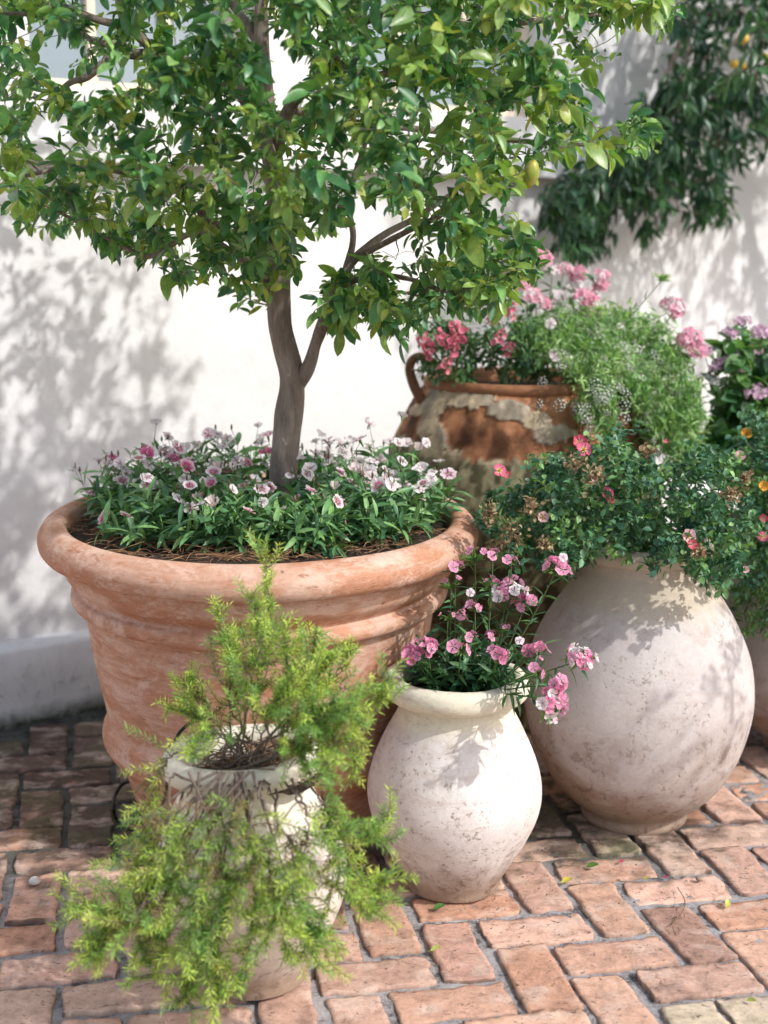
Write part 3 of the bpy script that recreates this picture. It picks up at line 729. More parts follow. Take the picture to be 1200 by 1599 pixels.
    holes = [(440, 120, 24, 46), (575, 345, 38, 24), (640, 395, 60, 20), (178, 120, 40, 22), (620, 440, 60, 22), (835, 215, 20, 28), (60, 205, 26, 16), (215, 65, 22, 14), (290, 352, 26, 12), (500, 220, 14, 9), (830, 290, 16, 24), (565, 270, 22, 14), (120, 205, 30, 14), (800, 175, 18, 14), (700, 420, 26, 14)]
    tips = []
    while len(tips) < 1480:
        x = random.uniform(-60, 1080); y = random.uniform(-340, 556)
        if not inpoly(x, y, poly): continue
        if y < -20 and random.random() < .35: continue
        if any(((x - a) / c_ / 1.35) ** 2 + ((y - b_) / d_ / 1.3) ** 2 < 1 for a, b_, c_, d_ in holes): continue
        if y > 380 and 470 < x < 800 and random.random() < .25: continue
        if x < 260 and y < 150 and random.random() < .35: continue
        if not (300 < x < 500 and 150 < y < 480) and random.random() < .12: continue
        # depth band: round crown seen from above
        Yc = 2.9; xw = (x - 600) / FPX * 2.95; e = 1 - ((xw + .15) / .95) ** 2
        hy = .62 * math.sqrt(max(.06, e)) * (1 if y < 300 else max(.45, 1 - (y - 300) / 300))
        Y = Yc + (random.random() ** .8 * 2 - 1) * hy if random.random() < .6 else Yc - hy * random.uniform(.3, 1)
        p = at(x, y, Y)
        if (p[:2] - WO).dot(WN) < .12: continue
        tips.append(p)
    tips += poly_tips([(560, 400), (640, 400), (840, 390), (835, 450), (760, 490), (700, 480), (650, 510), (630, 550), (605, 540), (560, 505), (490, 500), (500, 450)], 95, lambda x, y: random.uniform(2.55, 3.05))
    tw = S.grow(g, tips, .0036, .0009, .03, .05)
    # bare dead twigs low on the right side
    bare = []
    for i in range(70):
        bare.append(at(random.gauss(650, 80), random.gauss(440, 34), random.uniform(2.7, 3.1)))
    S.grow(g, bare, .002, .0006, .02)
    part('trunk', g, M_BARK, T)
    P = []; D = []; Sz = []; Cl = []
    for path in tw:
        L = np.linalg.norm(np.diff(path, axis=0), axis=1).sum(); e = path[-1]; dr = path[-1] - path[-2]; dr = dr / np.linalg.norm(dr)
        n = random.randint(7, 11); young = random.random() < .3; sz = random.choice([random.uniform(.024, .034), random.uniform(.031, .044), random.uniform(.038, .056)]); ph = random.random() * 6.28
        for k in range(n):
            back = min(L * .9, .11) * (1 - k / (n - 1)) if L > .03 else .05 * (1 - k / (n - 1))
            q = e - dr * back + rng.normal(0, .004, 3)
            if k == n - 1: dd = dr.copy()
            else:
                a = np.cross(dr, [0, 0, 1.]); a /= np.linalg.norm(a) + 1e-9; b_ = np.cross(dr, a); f = ph + k * 2.4
                dd = .55 * dr + math.cos(f) * a + math.sin(f) * b_
            dd = dd / np.linalg.norm(dd) + np.array([0, 0, -.28]) + rng.normal(0, .3, 3)
            P.append(q); D.append(dd); Sz.append(sz * random.uniform(.55, 1.2))
            if young: c_ = np.array((.27, .42, .10)) * random.uniform(.75, 1.15) if random.random() < .8 else np.array((.38, .44, .10))
            else: c_ = np.array(random.choice([(.075, .21, .085), (.12, .29, .095), (.20, .39, .13), (.065, .18, .085), (.26, .43, .15)])) * random.uniform(.75, 1.25)
            Cl.append(c_)
    g = Geo(); scatter(g, LEAF, P, D, Sz, Cl, rollsd=.55); part('foliage', g, M_LEAF, T)
    # a yellow lemon-like fruit and a few yellow leaves
    g = lathe([(.001, -.034), (.006, -.031), (.012, -.024), (.0185, -.008), (.019, .006), (.014, .02), (.006, .029), (.001, .03)], 24, .0008, 3, 4, True, 30)
    mfr, t, b = mat('ripening_fruit'); co = coords(t)
    t.links.new(mix(t, ramp(t, noise(t, co, 28, 3), [(.4, 0.), (.62, 1.)]), (.44, .41, .07), (.25, .31, .05)), b.inputs['Base Color']); b.inputs['Roughness'].default_value = .4
    o = lpart('fruit', g, mfr, T); o.location = at(829, 271, 2.62) - base; o.rotation_euler = (.15, .2, 0); o.scale = (.85, .85, .85)
citrus()

# ------------------------------------------------------------------ flowers
def petal_flower(rad, bands, petals=5, serr=.10, cup=.18, width=1.0, seed=0, centre=None):
    """bands: list of (t, colour) along the petal"""
    r_ = np.random.default_rng(seed); g = Geo(); na = 7; nr = 5
    for p in range(petals):
        a0 = 2 * math.pi * p / petals + r_.normal(0, .06); V = []; Cc = []; tw = r_.normal(0, .12); cu = cup + r_.normal(0, .1)
        for j in range(nr):
            t = j / (nr - 1)
            for i in range(na):
                s_ = (i / (na - 1)) * 2 - 1
                half = (math.pi / petals) * width * (.25 + .82 * math.sqrt(t))
                rr = rad * (.05 + .95 * t) * (1 - .10 * s_ * s_)
                if j == nr - 1: rr *= 1 + serr * (r_.random() - .5) * 2 * (1 if i % 2 else -.6)
                a = a0 + s_ * half
                z = rad * (cu * t * t + .06 * math.sin(s_ * 5 + p) * t + tw * s_ * t * .5)
                V.append((rr * math.cos(a), rr * math.sin(a), z + p * .0002))
                cc = np.array([np.interp(t, [b[0] for b in bands], [b[1][k] for b in bands]) for k in range(3)])
                Cc.append(cc * (1 + r_.normal(0, .04)))
        F = [(j * na + i, j * na + i + 1, (j + 1) * na + i + 1, (j + 1) * na + i) for j in range(nr - 1) for i in range(na - 1)]
        g.add(V, F, np.clip(Cc, 0, 1))
    if centre:
        for k in range(9):
            a = k * 2.4; q = np.array([math.cos(a), math.sin(a), 0]) * rad * .12
            g.tube([q * .4, q + np.array([0, 0, rad * .28])], rad * .03, centre, 4)
    # calyx
    g.tube([(0, 0, -rad * .9), (0, 0, -rad * .4), (0, 0, 0)], [rad * .05, rad * .14, rad * .16], (.10, .19, .06), 6)
    return g
W_ = (.80, .72, .74); MG = (.55, .03, .16); PK = (.75, .30, .45); LP = (.78, .55, .64)
DI = [petal_flower(.017, [(0, W_), (.15, (.6, .1, .25)), (.38, MG), (.5, (.66, .25, .38)), (.62, W_), (1, (.84, .77, .78))], seed=1).mesh('flower'),
      petal_flower(.017, [(0, (.7, .4, .5)), (.12, MG), (.6, (.62, .10, .24)), (.75, (.74, .4, .5)), (1, (.82, .66, .7))], seed=2).mesh('flower'),
      petal_flower(.016, [(0, (.6, .3, .4)), (.2, (.62, .28, .4)), (.34, W_), (1, (.84, .78, .79))], seed=3, cup=.3).mesh('flower'),
      petal_flower(.015, [(0, W_), (.25, (.7, .45, .55)), (.4, W_), (1, (.82, .74, .77))], seed=4, cup=-.1).mesh('flower'),
      petal_flower(.016, [(0, MG), (.7, (.66, .12, .3)), (1, (.74, .3, .45))], seed=5, cup=.35).mesh('flower')]
DI += [petal_flower(.014, [(0, (.6, .4, .4)), (.4, (.72, .55, .55)), (1, (.80, .70, .68))], seed=6, cup=1.3, serr=.3, width=.8).mesh('flower'), petal_flower(.017, [(0, W_), (.3, MG), (.42, (.75, .5, .6)), (1, (.84, .77, .79))], seed=7, cup=.05, serr=.22, width=.85).mesh('flower')]
for m_ in DI: m_.materials.append(M_PETAL)

def cluster(rad, n, frad, palette, seed, flat=.45, petals=5, cup=.2, serr=.1, bracts=True, tube=0, centre=None):
    """a flower head: n small flowers over a dome, with narrow green bracts"""
    r_ = np.random.default_rng(seed); g = Geo()
    for k in range(n):
        rr = math.sqrt((k + .5) / n); a = k * 2.4 + r_.normal(0, .2); th = rr * 1.25
        d = Vector((math.sin(th) * math.cos(a), math.sin(th) * math.sin(a), math.cos(th)))
        pos = Vector((d.x * rad, d.y * rad, d.z * rad * flat + rad * .2)) + Vector(r_.normal(0, rad * .08, 3))
        pal = palette[r_.integers(len(palette))]
        f = petal_flower(frad * r_.uniform(.75, 1.15), pal, petals, serr, cup + r_.normal(0, .15), 1, seed * 31 + k, centre)
        dd = (d + Vector(r_.normal(0, .3, 3))).normalized(); M3 = np.array((dd.to_track_quat('Z', 'Y').to_matrix() @ Matrix.Rotation(r_.random() * 6.28, 3, 'Z')))
        g.inst(f.v[0], [], M3[None], np.array([pos]), f.c[0][None]) if False else g.add(np.concatenate(f.v) @ M3.T + np.array(pos), f.f, np.concatenate(f.c))
    if bracts:
        nb = 26; P = np.tile([0, 0, -.004], (nb, 1)) + r_.normal(0, rad * .12, (nb, 3)); a = r_.random(nb) * 6.28
        D = np.stack([np.cos(a), np.sin(a), r_.uniform(.2, 1.4, nb)], 1); scatter(g, NARROW, P, D, r_.uniform(.9, 1.3, nb) * rad, tint(nb, (.12, .24, .06), (.22, .36, .10)))
    return g

def place_flower(mesh, name, parent, pos, nrm, sc=1.0):
    o = bpy.data.objects.new(name, mesh); C.collection.objects.link(o); o.parent = parent
    o.location = Vector(pos) - Vector(wloc(parent)); n_ = Vector(nrm).normalized()
    o.rotation_mode = 'QUATERNION'; o.rotation_quaternion = n_.to_track_quat('Z', 'Y') @ Matrix.Rotation(random.random() * 6.28, 3, 'Z').to_quaternion()
    o.scale = (sc,) * 3; return o

GREEN_D = [(.06, .16, .075), (.09, .22, .085), (.14, .30, .11), (.20, .38, .13)]
def leafy_stem(g, gl, path, n_pairs, size, cols, start=.05, tm=NARROW, up=.8, rs=.4, r0=.0016, whorl=2, grow=0):
    n = len(path); rr = np.linspace(r0, r0 * .6, n); g.tube(path, rr, (1, 1, 1), 5, False)
    seg = np.linalg.norm(np.diff(path, axis=0), axis=1); cum = np.concatenate([[0], np.cumsum(seg)]); L = cum[-1]
    P = []; D = []; S_ = []; Cl = []; ph = random.random() * 3
    for k in range(n_pairs):
        s_ = L * (start + (.97 - start) * k / max(1, n_pairs - 1)); i = min(n - 2, int(np.searchsorted(cum, s_) - 1)); i = max(0, i)
        q = path[i] + (path[i + 1] - path[i]) * ((s_ - cum[i]) / (seg[i] + 1e-9)); d = (path[i + 1] - path[i]) / (seg[i] + 1e-9)
        a = np.cross(d, [.3, .1, 1.]); a /= np.linalg.norm(a) + 1e-9; b_ = np.cross(d, a); ph += 1.57
        for w_ in range(whorl):
            f = ph + 2 * math.pi * w_ / whorl; P.append(q); D.append(d * up + math.cos(f) * a + math.sin(f) * b_ + rng.normal(0, .2, 3))
            S_.append(size * random.uniform(.7, 1.2) * (1 - grow * k / n_pairs)); Cl.append(np.array(random.choice(cols)) * random.uniform(.8, 1.2))
    scatter(gl, tm, P, D, S_, Cl, rollsd=rs)

DLEAF = [leaf_tmpl(.22, .4, .35, 5, .5), leaf_tmpl(.19, .5, .1, 5, .5), leaf_tmpl(.25, .3, .5, 5, .52)]
def dianthus(x, y, label, spread=.12, h=.17, n=34, nf=8, pal=(0, 1, 2, 3), tall=.3, lean=(0, 0)):
    root = np.array([x, y, SOILZ]); h *= .82; spread *= 1.16; T = thing('dianthus_plant', label, 'plant', root, 'dianthus bedding in the big planter')
    gs = Geo(); gl = Geo(); tipsl = []
    for k in range(n):
        a = 2.4 * k + random.uniform(-.3, .3); rr = spread * math.sqrt((k + .5) / n) * random.uniform(.8, 1.15); hh = h * random.uniform(.45, .95) * (1 - .45 * (rr / spread) ** 2)
        tip = root + np.array([rr * math.cos(a) + lean[0] * hh, rr * math.sin(a) + lean[1] * hh, hh])
        mid = root + np.array([rr * math.cos(a) * .7, rr * math.sin(a) * .7, hh * .4])
        st = root + np.array([rr * math.cos(a) * .25, rr * math.sin(a) * .25, 0])
        path = bez(st, mid, tip, 7); leafy_stem(gs, gl, path, 8, .052, GREEN_D, .02, DLEAF, .8, .6, .0012); tipsl.append((tip, a, rr))
    nf = int(nf * 1.7); idx = random.sample(range(n), min(n, nf)); heads = []
    for j in idx:
        tip, a, rr = tipsl[j]; up = random.uniform(.008, .035) + (random.random() < tall * .5) * random.uniform(.02, .05)
        e = tip + np.array([math.cos(a) * .01 + random.gauss(0, .012), math.sin(a) * .01 + random.gauss(0, .012), up])
        path = bez(tip, (tip + e) / 2 + rng.normal(0, .005, 3), e, 4); leafy_stem(gs, gl, path, 2, .022, GREEN_D[1:], .2, NARROW, 1.2, .4, .001)
        heads.append(e)
    for i in range(8):                                   # buds
        tip = tipsl[random.randrange(n)][0]; e = tip + np.array([random.gauss(0, .01), random.gauss(0, .01), .035]); gs.tube(bez(tip, (tip + e) / 2, e, 3), .0008, (1, 1, 1), 4)
        gl.tube([e, e + (0, 0, .006), e + (0, 0, .014)], [.0015, .003, .0012], (.16, .12, .07), 6)
    part('stems', gs, M_STEM, T); part('leaves', gl, M_DIAN, T)
    for e in heads:
        d = (random.gauss(.15, .45), random.gauss(-.45, .35), random.uniform(.5, 1.1))
        place_flower(DI[random.choice(list(pal) * 3 + [5, 5, 6, 6])], 'flower', T, e + np.array([0, 0, .008]), d, random.uniform(.75, 1.2))
DP = [(-.565, 2.98, 'dianthus with white and crimson flowers at the left inside the terracotta rim', .10, .19, 30, 9, (0, 3, 2, 2, 3, 4)),
      (-.465, 2.83, 'dianthus with magenta-eyed flowers in front, left of the trunk', .12, .17, 34, 9, (0, 3, 2, 3, 1)),
      (-.335, 2.775, 'dianthus directly in front of the trunk, left side, with crimson-ringed flowers', .11, .19, 34, 8, (1, 0, 3, 2)),
      (-.175, 2.755, 'dianthus with few flowers at the front rim, right of the trunk', .10, .15, 40, 3, (1, 2)),
      (-.055, 2.85, 'bright green dianthus with one white flower at the front right of the planter', .13, .17, 44, 6, (2, 3, 3, 0)),
      (.05, 3.0, 'white flowered dianthus at the right rim of the terracotta planter', .10, .17, 30, 12, (3, 3, 2)),
      (-.58, 3.16, 'tall thin dianthus behind at the left with pink flower tips', .12, .20, 18, 7, (4, 0, 3, 3), .9),
      (-.43, 3.02, 'dianthus left of the trunk with crimson flowers beside the bark', .12, .21, 26, 10, (0, 1, 0, 3, 3)),
      (-.40, 3.27, 'dianthus behind the trunk to the left with pale pink flowers', .11, .22, 22, 9, (0, 4, 3), .8),
      (-.19, 3.22, 'dianthus right behind the trunk with pale flowers', .11, .22, 24, 13, (3, 0, 3, 2), .7),
      (-.13, 2.98, 'dense white flowered dianthus immediately right of the trunk', .12, .20, 30, 17, (3, 2, 0, 3)),
      (-.01, 3.14, 'dianthus at the back right of the planter with many white flowers', .12, .21, 26, 15, (3, 2, 3), .6)]
for d in DP: dianthus(*d)

# ------------------------------------------------------------------ small jar: pink sweet william
PKP = [[(0, (.8, .6, .68)), (.2, (.72, .08, .26)), (.4, (.78, .22, .40)), (1, (.82, .33, .50))], [(0, (.8, .6, .68)), (.3, (.80, .28, .46)), (1, (.85, .44, .60))]]
WHP = [[(0, (.8, .6, .7)), (.25, W_), (1, (.88, .82, .82))]]
HEADS = [cluster(.022, 13, .0095, PKP, 11), cluster(.026, 17, .0095, PKP + WHP[:1] * 1, 12), cluster(.018, 7, .010, PKP, 13), cluster(.012, 3, .011, PKP, 14)]
HEADM = []
for h_ in HEADS:
    m_ = h_.mesh('flower_head'); m_.materials.append(M_PETAL); HEADM.append(m_)
BUDH = cluster(.020, 3, .007, PKP, 15).mesh('flower_head'); BUDH.materials.append(M_PETAL)
def sweet_william():
    root = SM + np.array([.01, 0, .43]); T = thing('sweet_william', 'pink sweet william with dark leaves growing from the small white jar', 'plant', root)
    gs = Geo(); gl = Geo()
    cols = [(.035, .11, .055), (.05, .15, .06), (.08, .20, .07)]
    for k in range(46):                                   # basal rosettes
        a = k * 2.4; rr = .064 * math.sqrt((k + .5) / 46); st = root + np.array([math.cos(a) * rr, math.sin(a) * rr, .010])
        tip = st + np.array([math.cos(a) * .04 * random.random() + rr * .3 * math.cos(a), math.sin(a) * .035, random.uniform(.03, .075)])
        leafy_stem(gs, gl, bez(st, (st + tip) / 2 + [0, 0, .01], tip, 4), 4, .056, cols, .1, [leaf_tmpl(.26, .5, .35, 4, .5), leaf_tmpl(.22, .5, .1, 4, .5)], .6, .5, .0016)
    S = [(650, 1015, 2.56, 0, 1.15), (798, 918, 2.60, 1, 1.1), (820, 935, 2.58, 2, 1), (722, 952, 2.62, 3, 1), (742, 940, 2.58, 3, .9), (868, 882, 2.52, 2, 1.15), (905, 1022, 2.46, 1, .95), (858, 1088, 2.40, 1, 1.05), (866, 1062, 2.42, 2, 1),
         (720, 1005, 2.50, 3, 1.2), (778, 1015, 2.50, 2, .9), (830, 1010, 2.5, 3, 1.2), (845, 1002, 2.47, 3, .9), (742, 862, 2.68, 4, 1.2), (712, 878, 2.66, 3, 1.1), (770, 858, 2.66, 3, 1), (800, 868, 2.6, 3, .9), (735, 985, 2.56, 3, .9), (766, 985, 2.56, 3, .9),
         (705, 905, 2.66, 4, 1), (668, 1002, 2.54, 2, .9), (840, 1040, 2.45, 3, .9), (765, 905, 2.64, 4, .9), (785, 975, 2.56, 4, .8), (700, 955, 2.6, 4, .8)]
    for (x, y, Yd, h_, sc) in S:
        sc *= 1.15; e = at(x, y + 10, Yd); out = e - root; st = root + np.array([np.clip(out[0], -.05, .05), np.clip(out[1], -.045, .045), .012])
        mid = (st + e) / 2 + np.array([out[0] * .12, out[1] * .1, .02 if e[2] > root[2] else .05]); path = bez(st, mid, e, 10)
        L = np.linalg.norm(e - st); leafy_stem(gs, gl, path, max(4, int(L / .026)), .042, cols + [(.10, .22, .07)], .12, NARROW, .7, .5, .0019)
        m_ = BUDH if h_ == 4 else HEADM[h_]
        d = np.array([0, -.25, .75]) + (e - path[-2]) * 18 + rng.normal(0, .15, 3)
        if y > 1050: d = np.array([.5, -.8, -.1])
        place_flower(m_, 'flower_head', T, e, d, sc)
    part('stems', gs, M_STEM, T); part('leaves', gl, M_DIAN, T)
    for (x, y, Yd) in ((812, 1000, 2.46), (735, 925, 2.58), (880, 870, 2.5)):
        place_flower(DI[3], 'flower', T, at(x, y, Yd), (.1, -.7, .6), .62)
sweet_william()

# ------------------------------------------------------------------ feathery needle shrub in the front jar
def shrub():
    root = FR + np.array([.0, 0, .41]); T = thing('needle_shrub', 'lime green feathery needle shrub spilling over the front cream jar', 'shrub', root)
    g = Geo(); gn = Geo(); stems = []
    U_ = [[(400, 1180, 2.26), (395, 1120, 2.28), (408, 1050, 2.28), (425, 985, 2.28), (418, 920, 2.28), (413, 845, 2.27)],
          [(385, 1180, 2.24), (375, 1110, 2.26), (362, 1050, 2.27), (350, 1000, 2.28), (345, 945, 2.29)],
          [(390, 1170, 2.2), (398, 1090, 2.18), (405, 1020, 2.16), (400, 960, 2.15), (395, 930, 2.14)],
          [(400, 1170, 2.24), (440, 1110, 2.24), (470, 1060, 2.24), (490, 1015, 2.24), (497, 985, 2.24)],
          [(400, 1170, 2.24), (450, 1120, 2.2), (500, 1080, 2.2), (540, 1040, 2.2), (550, 1010, 2.22)],
          [(410, 1170, 2.22), (480, 1130, 2.17), (540, 1110, 2.14), (590, 1090, 2.13), (615, 1060, 2.13)],
          [(410, 1180, 2.2), (480, 1150, 2.12), (540, 1130, 2.1), (555, 1170, 2.08), (548, 1215, 2.06)],
          [(400, 1175, 2.2), (450, 1140, 2.12), (500, 1120, 2.06), (545, 1110, 2.03), (570, 1130, 2.02)],
          [(350, 1180, 2.24), (330, 1130, 2.24), (300, 1115, 2.24), (262, 1108, 2.24)],
          [(345, 1170, 2.28), (325, 1110, 2.3), (305, 1080, 2.31), (298, 1060, 2.31)],
          [(380, 1170, 2.26), (380, 1100, 2.27), (385, 1040, 2.28), (378, 985, 2.28)],
          [(410, 1170, 2.22), (440, 1080, 2.2), (450, 1030, 2.19), (440, 985, 2.18)],
          [(410, 1170, 2.22), (460, 1100, 2.15), (500, 1050, 2.14), (520, 1020, 2.14)],
          [(420, 1180, 2.2), (470, 1170, 2.08), (510, 1180, 2.04), (520, 1250, 2.03), (515, 1300, 2.02)]]
    H_ = [[(350, 1190, 2.16), (335, 1230, 2.07), (325, 1320, 2.03), (320, 1420, 2.02), (310, 1500, 2.02), (292, 1540, 2.02), (285, 1570, 2.02)],
          [(345, 1190, 2.16), (300, 1210, 2.08), (265, 1260, 2.06), (240, 1330, 2.05), (225, 1400, 2.04), (215, 1460, 2.03), (235, 1510, 2.02)],
          [(340, 1190, 2.2), (290, 1180, 2.14), (250, 1200, 2.12), (235, 1260, 2.1), (220, 1320, 2.08), (200, 1385, 2.06)],
          [(300, 1300, 2.03), (250, 1390, 2.02), (200, 1430, 2.02), (150, 1425, 2.03), (108, 1412, 2.04)],
          [(300, 1330, 2.03), (240, 1420, 2.0), (190, 1440, 1.99), (160, 1470, 1.99), (138, 1500, 1.99)],
          [(380, 1200, 2.1), (385, 1250, 2.03), (400, 1330, 2.0), (395, 1420, 2.0), (385, 1500, 2.0), (370, 1540, 2.0)],
          [(400, 1200, 2.1), (430, 1240, 2.03), (450, 1310, 2.0), (470, 1390, 2.0), (480, 1450, 2.0), (530, 1495, 2.0)],
          [(420, 1200, 2.1), (470, 1240, 2.04), (505, 1300, 2.02), (545, 1350, 2.02), (580, 1380, 2.03), (610, 1370, 2.04)],
          [(430, 1200, 2.12), (490, 1250, 2.06), (530, 1310, 2.05), (560, 1310, 2.08), (590, 1300, 2.1), (603, 1268, 2.12)],
          [(410, 1220, 2.06), (450, 1290, 2.02), (510, 1370, 2.0), (560, 1410, 2.0), (595, 1420, 2.0)],
          [(370, 1200, 2.1), (350, 1260, 2.03), (345, 1340, 2.0), (350, 1420, 2.0), (335, 1500, 2.0), (345, 1560, 2.0)],
          [(330, 1200, 2.14), (285, 1240, 2.06), (262, 1300, 2.04), (270, 1380, 2.02), (262, 1460, 2.02), (245, 1530, 2.02)],
          [(400, 1210, 2.08), (420, 1270, 2.02), (420, 1350, 1.99), (435, 1430, 1.99), (450, 1500, 1.99)],
          [(380, 1200, 2.1), (360, 1240, 2.02), (300, 1290, 2.0), (265, 1340, 2.0), (235, 1380, 2.0)],
          [(380, 1200, 2.1), (400, 1280, 2.0), (370, 1380, 1.98), (300, 1440, 1.97), (280, 1500, 1.97)]]
    H_ += [[(430, 1200, 2.1), (468, 1250, 2.01), (478, 1330, 1.98), (445, 1410, 1.97), (405, 1480, 1.97)], [(420, 1200, 2.1), (505, 1270, 2.04), (528, 1350, 2.02), (505, 1430, 2.0), (470, 1500, 2.0)],
           [(360, 1200, 2.1), (300, 1260, 2.02), (290, 1350, 1.99), (330, 1440, 1.98), (320, 1540, 1.98)], [(390, 1200, 2.1), (380, 1290, 2.0), (420, 1390, 1.97), (455, 1450, 1.97), (500, 1480, 1.98)], [(340, 1190, 2.14), (262, 1300, 2.05), (240, 1360, 2.04), (225, 1420, 2.04), (240, 1480, 2.03)]]
    U_ += [[(400, 1180, 2.2), (440, 1165, 2.12), (470, 1180, 2.08), (485, 1210, 2.06)], [(420, 1180, 2.2), (480, 1150, 2.11), (520, 1150, 2.06), (530, 1190, 2.05)], [(400, 1170, 2.2), (430, 1125, 2.12), (470, 1112, 2.07), (505, 1135, 2.05)],
           [(370, 1180, 2.18), (350, 1150, 2.13), (320, 1150, 2.1), (292, 1180, 2.08)], [(410, 1180, 2.2), (420, 1120, 2.14), (440, 1090, 2.12), (470, 1070, 2.12)]]
    for hang, LL in ((0, U_), (1, H_)):
        for L in LL:
            for rep in range(1 + (random.random() < (.25 if hang else .1))):
                A_ = np.array([at(*q) for q in L])
                if rep: 
                    k_ = np.linspace(0, 1, len(A_))[:, None]; A_ = A_ + (rng.normal(0, .022, 3) * (1, .5, 1)) * np.sin(k_ * 3) + rng.normal(0, .006, A_.shape)
                    if not hang: A_ = A_[0] + (A_ - A_[0]) * random.uniform(.7, .92)
                A_[0] = root + np.array([random.uniform(-.075, .075), random.uniform(-.07, .05), -.005]) if not hang else np.array([A_[1][0] * .65 + root[0] * .35 + random.gauss(0, .02), root[1] + random.uniform(-.1, -.03), root[2] + .01]); A_[1] += rng.normal(0, .012, 3) * (1, .3, .3)
                stems.append((A_, hang))
    P = []; D = []; S_ = []; Cl = []
    def sprig(path, dens, base):
        seg = np.linalg.norm(np.diff(path, axis=0), axis=1); cum = np.concatenate([[0], np.cumsum(seg)]); L = cum[-1]
        n = int(L * dens)
        for k in range(n):
            s_ = L * (k + .5) / n; i = min(len(path) - 2, max(0, int(np.searchsorted(cum, s_) - 1))); d = (path[i + 1] - path[i]) / (seg[i] + 1e-9)
            q = path[i] + d * (s_ - cum[i]); a = np.cross(d, [.3, .2, 1.]); a /= np.linalg.norm(a) + 1e-9; b_ = np.cross(d, a); f = k * 2.4
            P.append(q); D.append(d * .75 + math.cos(f) * a + math.sin(f) * b_ + rng.normal(0, .15, 3)); S_.append(random.uniform(.010, .0185)); t = s_ / L
            Cl.append(base * (.75 + .45 * t) * random.uniform(.8, 1.2))
    for pts, hang in stems:
        c = catmull(pts, 8); n = len(c); c[1:-1] += rng.normal(0, .0025, (n - 2, 3))
        g.tube(c, np.linspace(random.uniform(.0016, .0028), .0007, n), (1, 1, 1), 6)
        base = np.array((.40, .55, .10)) if random.random() < .6 else np.array((.22, .40, .10))
        start = .24 if not hang else random.choice([.20, .30, .40])
        sprig(c[int(n * (start + .15)):], 650, base)
        ns = int(np.linalg.norm(np.diff(c, axis=0), axis=1).sum() / .0135)
        for k in range(ns):
            t = start + (1 - start) * (k + random.random()) / ns
            i = min(n - 2, int(t * (n - 1))); d = c[i + 1] - c[i]; d /= np.linalg.norm(d)
            v = rng.normal(0, 1, 3); v -= d * v.dot(d); v /= np.linalg.norm(v)
            L = random.choice([.02, .03, .045, .06, .085]) * random.uniform(.8, 1.2) * (1.15 - .5 * t) * (1 if hang or t < .6 else .7)
            e = c[i] + (d * .8 + v * .7 + np.array([0, -.12, .28])) * L
            path = bez(c[i], c[i] + v * L * .45, e, 6); g.tube(path, np.linspace(.0012, .0005, 6), (1, 1, 1), 4, False)
            b2 = np.array(random.choice([(.50, .64, .14), (.42, .58, .13), (.24, .43, .13), (.56, .66, .18), (.31, .50, .13)]))
            if t < .5 and random.random() < .3: b2 = np.array(random.choice([(.30, .20, .11), (.24, .17, .10), (.35, .30, .14)])); sprig(path, 500, b2)
            else: sprig(path, random.choice([480, 650, 850]), b2)
    # bare woody tangle at the pot mouth and down the front
    for k in range(26):
        a = root + rng.normal(0, .03, 3) * np.array([1.9, 1.4, .1]); e = at(random.gauss(370, 55), random.gauss(1190, 35), random.uniform(2.07, 2.25))
        g.tube(bez(a, (a + e) / 2 + rng.normal(0, .02, 3), e, 7), np.linspace(.0022, .0010, 7), (1, 1, 1), 5, False)
    for k in range(16):
        a = at(random.gauss(370, 30), 1205, 2.08); e = at(random.gauss(330, 70), random.uniform(1260, 1480), random.uniform(2.03, 2.06))
        g.tube(bez(a, (a + e) / 2 + rng.normal(0, .015, 3), e, 8), np.linspace(.003, .001, 8), (1, 1, 1), 5, False)
    part('branches', g, M_TWIG, T)
    M = frames(np.array(D), np.tile([0, 0, 1.], (len(D), 1)), rng.random(len(D)) * 6.28) * np.array(S_)[:, None, None]
    gn.inst(NEEDLE[0], NEEDLE[1], M, np.array(P), np.array(Cl)); part('needles', gn, M_NEEDLE, T)
    for (x, y, Yd) in ((535, 1075, 2.17), (548, 1098, 2.14)):
        place_flower(HEADM[3], 'flower', T, at(x, y, Yd), (0, -1, .3), .55)
shrub()

# ------------------------------------------------------------------ general bushy mass
def mass(gs, gl, S, tips, per, size, cols, tm, back=.05, rollsd=.6, droop=-.1, rmax=.003, spread=.02, sag=.1):
    tw = S.grow(gs, tips, rmax, .0008, .035, sag, 4)
    P = []; D = []; Sz = []; Cl = []
    for path in tw:
        e = path[-1]; dr = e - path[-2]; dr = dr / (np.linalg.norm(dr) + 1e-9)
        base = np.array(random.choice(cols))
        for k in range(per):
            t = random.random(); q = e - dr * back * t + rng.normal(0, spread * .35, 3)
            v = rng.normal(0, 1, 3); v -= .6 * dr * v.dot(dr); v /= np.linalg.norm(v) + 1e-9
            P.append(q); D.append(dr * .4 + v + np.array([0, -.1, droop])); Sz.append(size * random.uniform(.6, 1.25)); Cl.append(base * random.uniform(.75, 1.25))
    scatter(gl, tm, P, D, Sz, Cl, rollsd=rollsd)
    return tw
